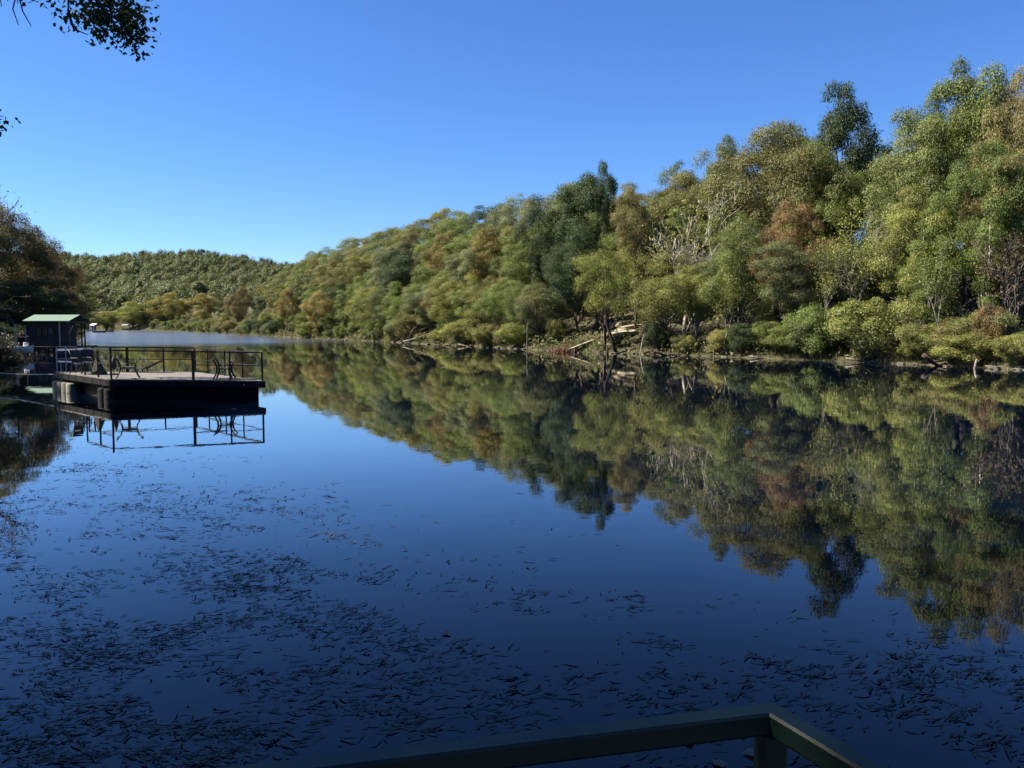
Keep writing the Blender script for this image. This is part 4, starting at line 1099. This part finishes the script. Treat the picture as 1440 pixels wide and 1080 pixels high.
def boat(label, o, L, W, D, hm, tm, rz, cabin, name=None):
    t = thing(name or ('motorboat' if cabin else 'covered_boat'), label, 'boat', tuple(o), rz)
    n = 12; vs, fs = [], []
    for i in range(n + 1):
        u = i / n; x = -L / 2 + L * u
        w = W / 2 * (1 - max(0, (u - .45) / .55) ** 2.2) * (.9 + .1 * min(1, u * 4)) + .01; sh = D * (.72 + .28 * u ** 2)
        for (yy, zz) in [(-w, sh), (-w * .92, sh * .5), (-w * .55, -.15), (0, -.25 + .2 * max(0, u - .7)), (w * .55, -.15), (w * .92, sh * .5), (w, sh)]: vs.append((x, yy, zz))
    for i in range(n):
        for k in range(6): fs.append((i * 7 + k, i * 7 + 7 + k, i * 7 + 8 + k, i * 7 + 1 + k))
    fs.append(tuple(range(6, -1, -1)))
    m = MB(); m.add(vs, fs); m.build('hull', M[hm], t, True)
    m = MB()
    dk = []
    for i in range(n + 1):
        a, b = vs[i * 7], vs[i * 7 + 6]; hgt = .14 if not cabin else -.06
        dk += [(a[0], a[1] * .97, a[2] + .0 + (hgt if cabin else 0)), (a[0], 0, a[2] + hgt), (b[0], b[1] * .97, b[2] + (hgt if cabin else 0))]
    m.add(dk, [f for i in range(n) for f in ((i * 3, i * 3 + 3, i * 3 + 4, i * 3 + 1), (i * 3 + 1, i * 3 + 4, i * 3 + 5, i * 3 + 2))]); m.build('deck' if cabin else 'cover', M[tm], t, True)
    if cabin:
        m = MB(); m.box((.1 * L, 0, D * .8 + .14), (L * .18, W * .6, .36), bev=.04); c = m.build('console', M['white'], t)
        m = MB(); m.bar((.2 * L, 0, D * .8 + .3), (.14 * L, 0, D * .8 + .56), W * .55, .02, up=(0, 1, 0)); m.build('windscreen', M['glass'], c)
    m = MB(); m.box((-L / 2 - .12, 0, D * .55), (.22, .3, .5), bev=.05); m.box((-L / 2 - .12, 0, .0), (.1, .12, .7)); m.build('outboard', M['dark_metal'], t)
boathouse()

def far_boats():
    p = on_plane(131, 465.8); t = thing('boat_shed', 'small white-roofed boat shed far upstream on the left shore', 'shed', (p[0], p[1], 0))
    k = p[1] / FPX
    m = MB(); w = 7 * k
    m.add([(-w / 2, -1.2, 8 * k), (w / 2, -1.2, 8 * k), (w / 2, 1.5, 10.5 * k), (-w / 2, 1.5, 10.5 * k), (-w / 2, -1.2, 8.4 * k), (w / 2, -1.2, 8.4 * k), (w / 2, 1.5, 11 * k), (-w / 2, 1.5, 11 * k)],
          [(0, 3, 2, 1), (4, 5, 6, 7), (0, 1, 5, 4), (1, 2, 6, 5), (2, 3, 7, 6), (3, 0, 4, 7)]); m.build('roof', M['white'], t)
    for x in (-w * .42, -w * .2, w * .42):
        m = MB(); m.bar((x, -1.0, -.5), (x, -1.0, 8 * k), .25, .25, up=(0, 1, 0)); m.build('post', M['white'], t)
    m = MB(); m.box((0, .8, 4 * k), (w * .8, .1, 6 * k)); m.build('wall', M['wall_dark'], t)
    m = MB(); m.box((0, 0, .4), (w * 1.2, 3, .2)); m.build('deck', M['plank'], t)
    p = on_plane(182, 464.4); k = p[1] / FPX
    t = thing('canopied_boat', 'white canopied pontoon boat far upstream under the pale far tree', 'boat', (p[0], p[1] - 3, 0))
    m = MB(); m.box((0, 0, 7.0 * k), (9 * k, 2.4, .6), bev=.25); m.build('canopy', M['white'], t)
    for x in (-3.4 * k, 3.4 * k):
        m = MB(); m.bar((x, -1, .5), (x, -1, 6.8 * k), .12, .12, up=(0, 1, 0)); m.build('post', M['grey_metal'], t)
    m = MB(); m.box((0, 0, 1.5 * k), (10 * k, 2.4, 1.6 * k), bev=.1); m.build('hull', M['fascia'], t)
    p = on_plane(140, 467.6); boat('dark flat rowing boat with a raised bow far upstream near the white-roofed shed', Vector((p[0], p[1], 0)), 4.2, 1.4, .6, 'dark_metal', 'dark_metal', 0.1, False, 'rowing_boat')
    p = on_plane(154, 467.0); t = thing('tilted_outboard', 'dark wedge-shaped bow rising from the far water', 'boat', (p[0], p[1], 0))
    m = MB(); m.add([(-1.6, -.4, -.1), (1.2, -.4, -.1), (1.9, 0, 1.7), (-1.6, .5, -.1), (1.2, .5, -.1), (.6, 0, 1.0)], [(0, 1, 2), (0, 2, 5), (3, 5, 2), (3, 2, 4), (1, 4, 2), (0, 5, 3), (0, 3, 4, 1)]); m.build('hull', M['dark_metal'], t)
    t.name = 'beached_bow'
far_boats()

# ------------------------------------------------------------------ viewing deck with its green rail
def viewing_deck():
    zr = CAM_H - .56
    c = Vector(on_plane(1088, 986, zr)); a = Vector(on_plane(300, 1079, zr)); b = Vector(on_plane(1250, 1080, zr))
    da = (a - c).normalized(); db = (b - c).normalized()
    a2 = c + da * 2.6; b2 = c + db * 2.4
    t = thing('guard_rail', 'dark green metal guard rail with a corner in the near foreground', 'railing', (c.x, c.y, 1.2))
    o = Vector((c.x, c.y, 1.2))
    inn = (da + db).normalized()
    perp = lambda d: (lambda n: n if n.dot(inn) > 0 else -n)(Vector((-d.y, d.x, 0)))
    cosang = da.dot(db); half = math.sqrt((1 - cosang) / 2)          # sine of half the corner angle
    c0 = c + inn * (.017 / half) + Vector((0, 0, -.017))
    def run(d, L, name):
        n = perp(d); W, Hh = .034, .034
        o0, i0 = c, c + inn * (W / half)
        q = c + d * L
        ring0 = [o0, i0]; ring1 = [q, q + n * W]
        vs = []
        for z, b in ((0, .004), (-.004, 0), (-Hh + .004, 0), (-Hh, .004)):
            for r_ in (ring0, ring1):
                mid = (r_[0] + r_[1]) / 2
                for x in r_:
                    y = x + (mid - x).normalized() * b
                    vs.append(Vector((y.x, y.y, c.z + z)) - o)
        fs = [(0, 2, 3, 1), (12, 13, 15, 14)]
        for k in range(3):
            e = k * 4
            fs += [(e, e + 4, e + 6, e + 2), (e + 1, e + 3, e + 7, e + 5), (e + 2, e + 6, e + 7, e + 3)]
        m = MB(); m.add(vs, fs); return m.build(name, M['rail_green'], t)
    run(da, 2.6, 'top_rail'); run(db, 2.4, 'top_rail')
    m = MB(); pp = c0 - o; m.bar((pp.x, pp.y, -.05), (pp.x, pp.y, pp.z - .0175), .036, .036, up=tuple(da), bev=.004); m.build('post', M['rail_green'], t)
    for d, L in ((da, 1.75), (db, 1.6)):
        q = c + d * L + perp(d) * .017 + Vector((0, 0, -.017)) - o; m = MB(); m.bar((q.x, q.y, -.05), (q.x, q.y, q.z - .0175), .03, .03, up=tuple(d), bev=.004); m.build('post', M['rail_green'], t)
    # the deck itself: boards and joists
    t = thing('viewing_deck', 'wooden viewing deck behind the green guard rail', 'deck', (c.x, c.y, 0))
    o = Vector((c.x, c.y, 0))
    m = MB()
    far = a2 - da * 0 ; 
    for i in range(14):
        k0 = .012 + i * .15; off = inn * 0
        p0 = c + da * 0 - Vector((0, .0, 0)); n = Vector((-da.y, da.x, 0));
        if n.dot(db) < 0: n = -n
        sl = db / max(.2, db.dot(n))
        q0 = c + sl * (k0 - .03); q1 = c + sl * (k0 + .11)
        vs = []
        for zz in (1.19, 1.225):
            for q, e in ((q0, 0), (q1, 0), (q1, 3.2), (q0, 3.2)): vs.append(Vector((q.x + da.x * e, q.y + da.y * e, zz)) - o)
        m.add(vs, [(0, 3, 2, 1), (4, 5, 6, 7), (0, 1, 5, 4), (1, 2, 6, 5), (2, 3, 7, 6), (3, 0, 4, 7)])
    m.build('boards', M['deck_wood'], t)
    m = MB()
    for e in (.3, 1.5, 2.8):
        q = c + da * e + db * .25; m.bar(Vector((q.x, q.y, -2)) - o, Vector((q.x, q.y, 1.185)) - o, .14, .14, up=(0, 1, 0))
    m.build('pilings', M['wall_dark'], t); t.children[-1].name = 'piling'
viewing_deck()

# ------------------------------------------------------------------ floating weed
def weeds():
    rng = np.random.default_rng(77)
    # (centre x, y, sigma x, sigma y, count) patches of weed, given where they lie on the water in the photograph
    patches = [(120, 655, 70, 10, 160), (170, 668, 80, 9, 160), (250, 700, 60, 10, 120), (110, 680, 80, 16, 260), (190, 712, 90, 14, 260), (330, 735, 70, 22, 420), (350, 770, 60, 26, 420), (60, 795, 80, 12, 260), (150, 850, 120, 30, 520), (300, 830, 110, 40, 620), (280, 900, 160, 40, 900),
               (90, 930, 110, 50, 420), (330, 960, 200, 50, 700), (130, 1010, 120, 40, 420), (150, 1050, 120, 30, 420), (500, 940, 110, 50, 520), (420, 800, 60, 40, 220), (530, 820, 80, 10, 110), (560, 880, 70, 40, 260), (620, 900, 60, 40, 160), (700, 960, 90, 50, 260),
               (830, 850, 60, 10, 70), (980, 855, 60, 18, 90), (1050, 850, 50, 10, 60), (760, 840, 60, 10, 50), (860, 930, 80, 30, 130), (1020, 930, 80, 25, 200), (1130, 950, 110, 35, 420), (1210, 905, 50, 12, 80), (1200, 980, 100, 40, 360),
               (1330, 960, 90, 40, 330), (1390, 935, 60, 14, 140), (1300, 1040, 110, 40, 340), (1000, 1040, 160, 40, 220), (800, 1000, 160, 50, 240), (600, 1030, 160, 40, 240), (330, 690, 60, 5, 40), (640, 815, 20, 4, 14), (20, 620, 60, 25, 160), (20, 735, 60, 20, 120), (1420, 1020, 60, 40, 160), (480, 880, 300, 110, 420), (1000, 960, 330, 80, 420)]
    X = []
    for cx, cy, sx, sy, n in patches:
        # a few stringy clusters per patch
        n = max(6, int(n * (1.3 if cx < 480 else .58))); nc = max(2, n // 15)
        cc = np.c_[rng.normal(cx, sx, nc), rng.normal(cy, sy, nc)]
        k = rng.integers(0, nc, n)
        spread = np.where(rng.random(n) < .62, .17, .8)
        p = cc[k] + np.c_[rng.normal(0, sx, n) * spread, rng.normal(0, sy, n) * spread]
        X.append(p)
    X = np.concatenate(X); X = X[(X[:, 1] > 590) & (X[:, 1] < 1130) & (X[:, 0] > -260) & (X[:, 0] < 1700)]
    W = np.array([on_plane(a, b) for a, b in X])
    G = rng.random((96, 96))
    def vn(x, y):
        x, y = x % 90, y % 90; i, j = x.astype(int), y.astype(int); u, v = x - i, y - j; u, v = u * u * (3 - 2 * u), v * v * (3 - 2 * v)
        return (G[i, j] * (1 - u) + G[i + 1, j] * u) * (1 - v) + (G[i, j + 1] * (1 - u) + G[i + 1, j + 1] * u) * v
    # drifting streaks: the weed gathers along bands slanting across the current
    a_, b_ = W[:, 0] * .86 - W[:, 1] * .5, W[:, 0] * .5 + W[:, 1] * .86
    streak = .6 * vn(a_ * .55 + 40, b_ * 1.25 + 40) + .4 * vn(a_ * 1.6 + 20, b_ * 3.0 + 20)
    keep = (river_sd(W[:, :2]) < -.3) & (streak + rng.normal(0, .09, len(W)) > .44); W = W[keep]; n = len(W)
    L = .03 + .11 * rng.random(n) ** 1.7 * np.where(rng.random(n) < .12, 1.7, 1) * (1 + np.clip((W[:, 1] - 8) / 60, 0, .6)); w = rng.uniform(.004, .0085, n) * (1 + np.clip((W[:, 1] - 7) / 12, 0, .9))
    flow = rng.normal(0.30, .42, n) + .5 * np.sin(W[:, 0] * .9) * np.sin(W[:, 1] * .5)
    flow = np.where(rng.random(n) < .25, rng.uniform(0, PI, n), flow)
    bend = rng.normal(0, .45, n); S = 5
    pts = np.zeros((n, S, 3)); ang = flow[:, None] + bend[:, None] * (np.linspace(-.5, .5, S)[None])
    pos = W[:, :2].copy(); lift = rng.random(n) ** 3 * .02
    for i in range(S):
        pts[:, i, :2] = pos; pts[:, i, 2] = .005 + rng.random(n) * .003 + lift * math.sin(PI * (i + .5) / S)
        pos = pos + np.c_[np.cos(ang[:, i]), np.sin(ang[:, i])] * (L / (S - 1))[:, None]
    side = np.stack([-np.sin(ang), np.cos(ang), np.zeros_like(ang)], -1)
    taper = np.array([.5, 1, 1, .9, .25])
    a = pts + side * (w[:, None] * taper)[..., None]; b = pts - side * (w[:, None] * taper)[..., None]; b[..., 2] += rng.normal(0, .002, (n, 1))
    V = np.stack([a, b], 2).reshape(-1, 3)
    i0 = (np.arange(n)[:, None] * S * 2 + np.arange(S - 1)[None] * 2).reshape(-1)
    Q = np.stack([i0, i0 + 1, i0 + 3, i0 + 2], 1)
    tag(link('water_weed', np_mesh('water_weed', V, Q), M['weed']), 'dark strips of eelgrass drifting in patches on the near water', 'water weed', kind='stuff')
    # a few fallen leaves
    rngs = [(1060, 1061, .13, 'curled tan leaf afloat right of the rail corner post'), (1012, 1076, .1, 'pale leaf afloat at the bottom edge left of the rail post'), (628, 892, .09, 'faint pale leaf afloat among weed left of the middle'), (970, 1046, .07, 'small greyish leaf afloat under the rail')]
    for px, py, s, lab in rngs:
        p = on_plane(px, py); m = MB(); k = 9; r = random.Random(px)
        rim = [(s * .5 * (1 + .16 * math.cos(5 * q * 2 * PI / 10 * 1.0)) * math.cos(q * 2 * PI / 10 * 1.0), s * .38 * (1 + .12 * math.cos(5 * q * 2 * PI / 10)) * math.sin(q * 2 * PI / 10), .008 + r.uniform(0, .008)) for q in range(10)]
        m.add([(0, 0, .006)] + rim, [(0, i + 1, (i + 1) % 10 + 1) for i in range(10)])
        o = m.build('floating_leaf', M['dead_leaf']); o.location = (p[0], p[1], 0.004); o.rotation_euler = (0, 0, r.uniform(0, 6)); tag(o, lab, 'leaf')
weeds()

# ------------------------------------------------------------------ light, sky, camera
SUN_AZ, SUN_EL = math.radians(-86), math.radians(45)      # azimuth from +Y towards +X
sun_dir = Vector((math.sin(SUN_AZ) * math.cos(SUN_EL), math.cos(SUN_AZ) * math.cos(SUN_EL), math.sin(SUN_EL)))
sl = bpy.data.lights.new('sun', 'SUN'); sl.energy = 5.0; sl.angle = math.radians(.53); sl.color = (1, .91, .73)
so = bpy.data.objects.new('sun', sl); COL.objects.link(so); so.rotation_euler = (-sun_dir).to_track_quat('-Z', 'Y').to_euler(); so.location = sun_dir * 200

w = bpy.data.worlds.new('World'); scene.world = w; w.use_nodes = True
nt = w.node_tree; nt.nodes.clear()
out = nt.nodes.new('ShaderNodeOutputWorld'); bg = nt.nodes.new('ShaderNodeBackground'); sk = nt.nodes.new('ShaderNodeTexSky')
sk.sky_type = 'NISHITA'; sk.sun_disc = False; sk.sun_elevation = SUN_EL; sk.sun_rotation = SUN_AZ % (2 * PI); sk.altitude = 200; sk.air_density = 1.0; sk.dust_density = 0.0; sk.ozone_density = 10.0
bg.inputs['Strength'].default_value = .0485 + .0015
hs = nt.nodes.new('ShaderNodeHueSaturation'); hs.inputs['Saturation'].default_value = 1.09; hs.inputs['Hue'].default_value = .508; nt.links.new(sk.outputs[0], hs.inputs['Color']); nt.links.new(hs.outputs[0], bg.inputs[0]); nt.links.new(bg.outputs[0], out.inputs[0])

cam = bpy.data.cameras.new('camera'); cam.sensor_width = 36; cam.lens = 36 * FPX / 1440; cam.clip_end = 12000; cam.clip_start = .05
co = bpy.data.objects.new('camera', cam); COL.objects.link(co); co.location = (0, 0, CAM_H); co.rotation_euler = (PI / 2 - PITCH, 0, 0)
scene.camera = co
scene.render.engine = 'CYCLES'
scene.cycles.max_bounces = 6; scene.cycles.diffuse_bounces = 2; scene.cycles.glossy_bounces = 3; scene.cycles.transmission_bounces = 3
scene.cycles.caustics_reflective = False; scene.cycles.caustics_refractive = False
scene.view_settings.view_transform = 'Standard'; scene.view_settings.look = 'None'; scene.view_settings.exposure = 1.88; scene.view_settings.gamma = 1.0
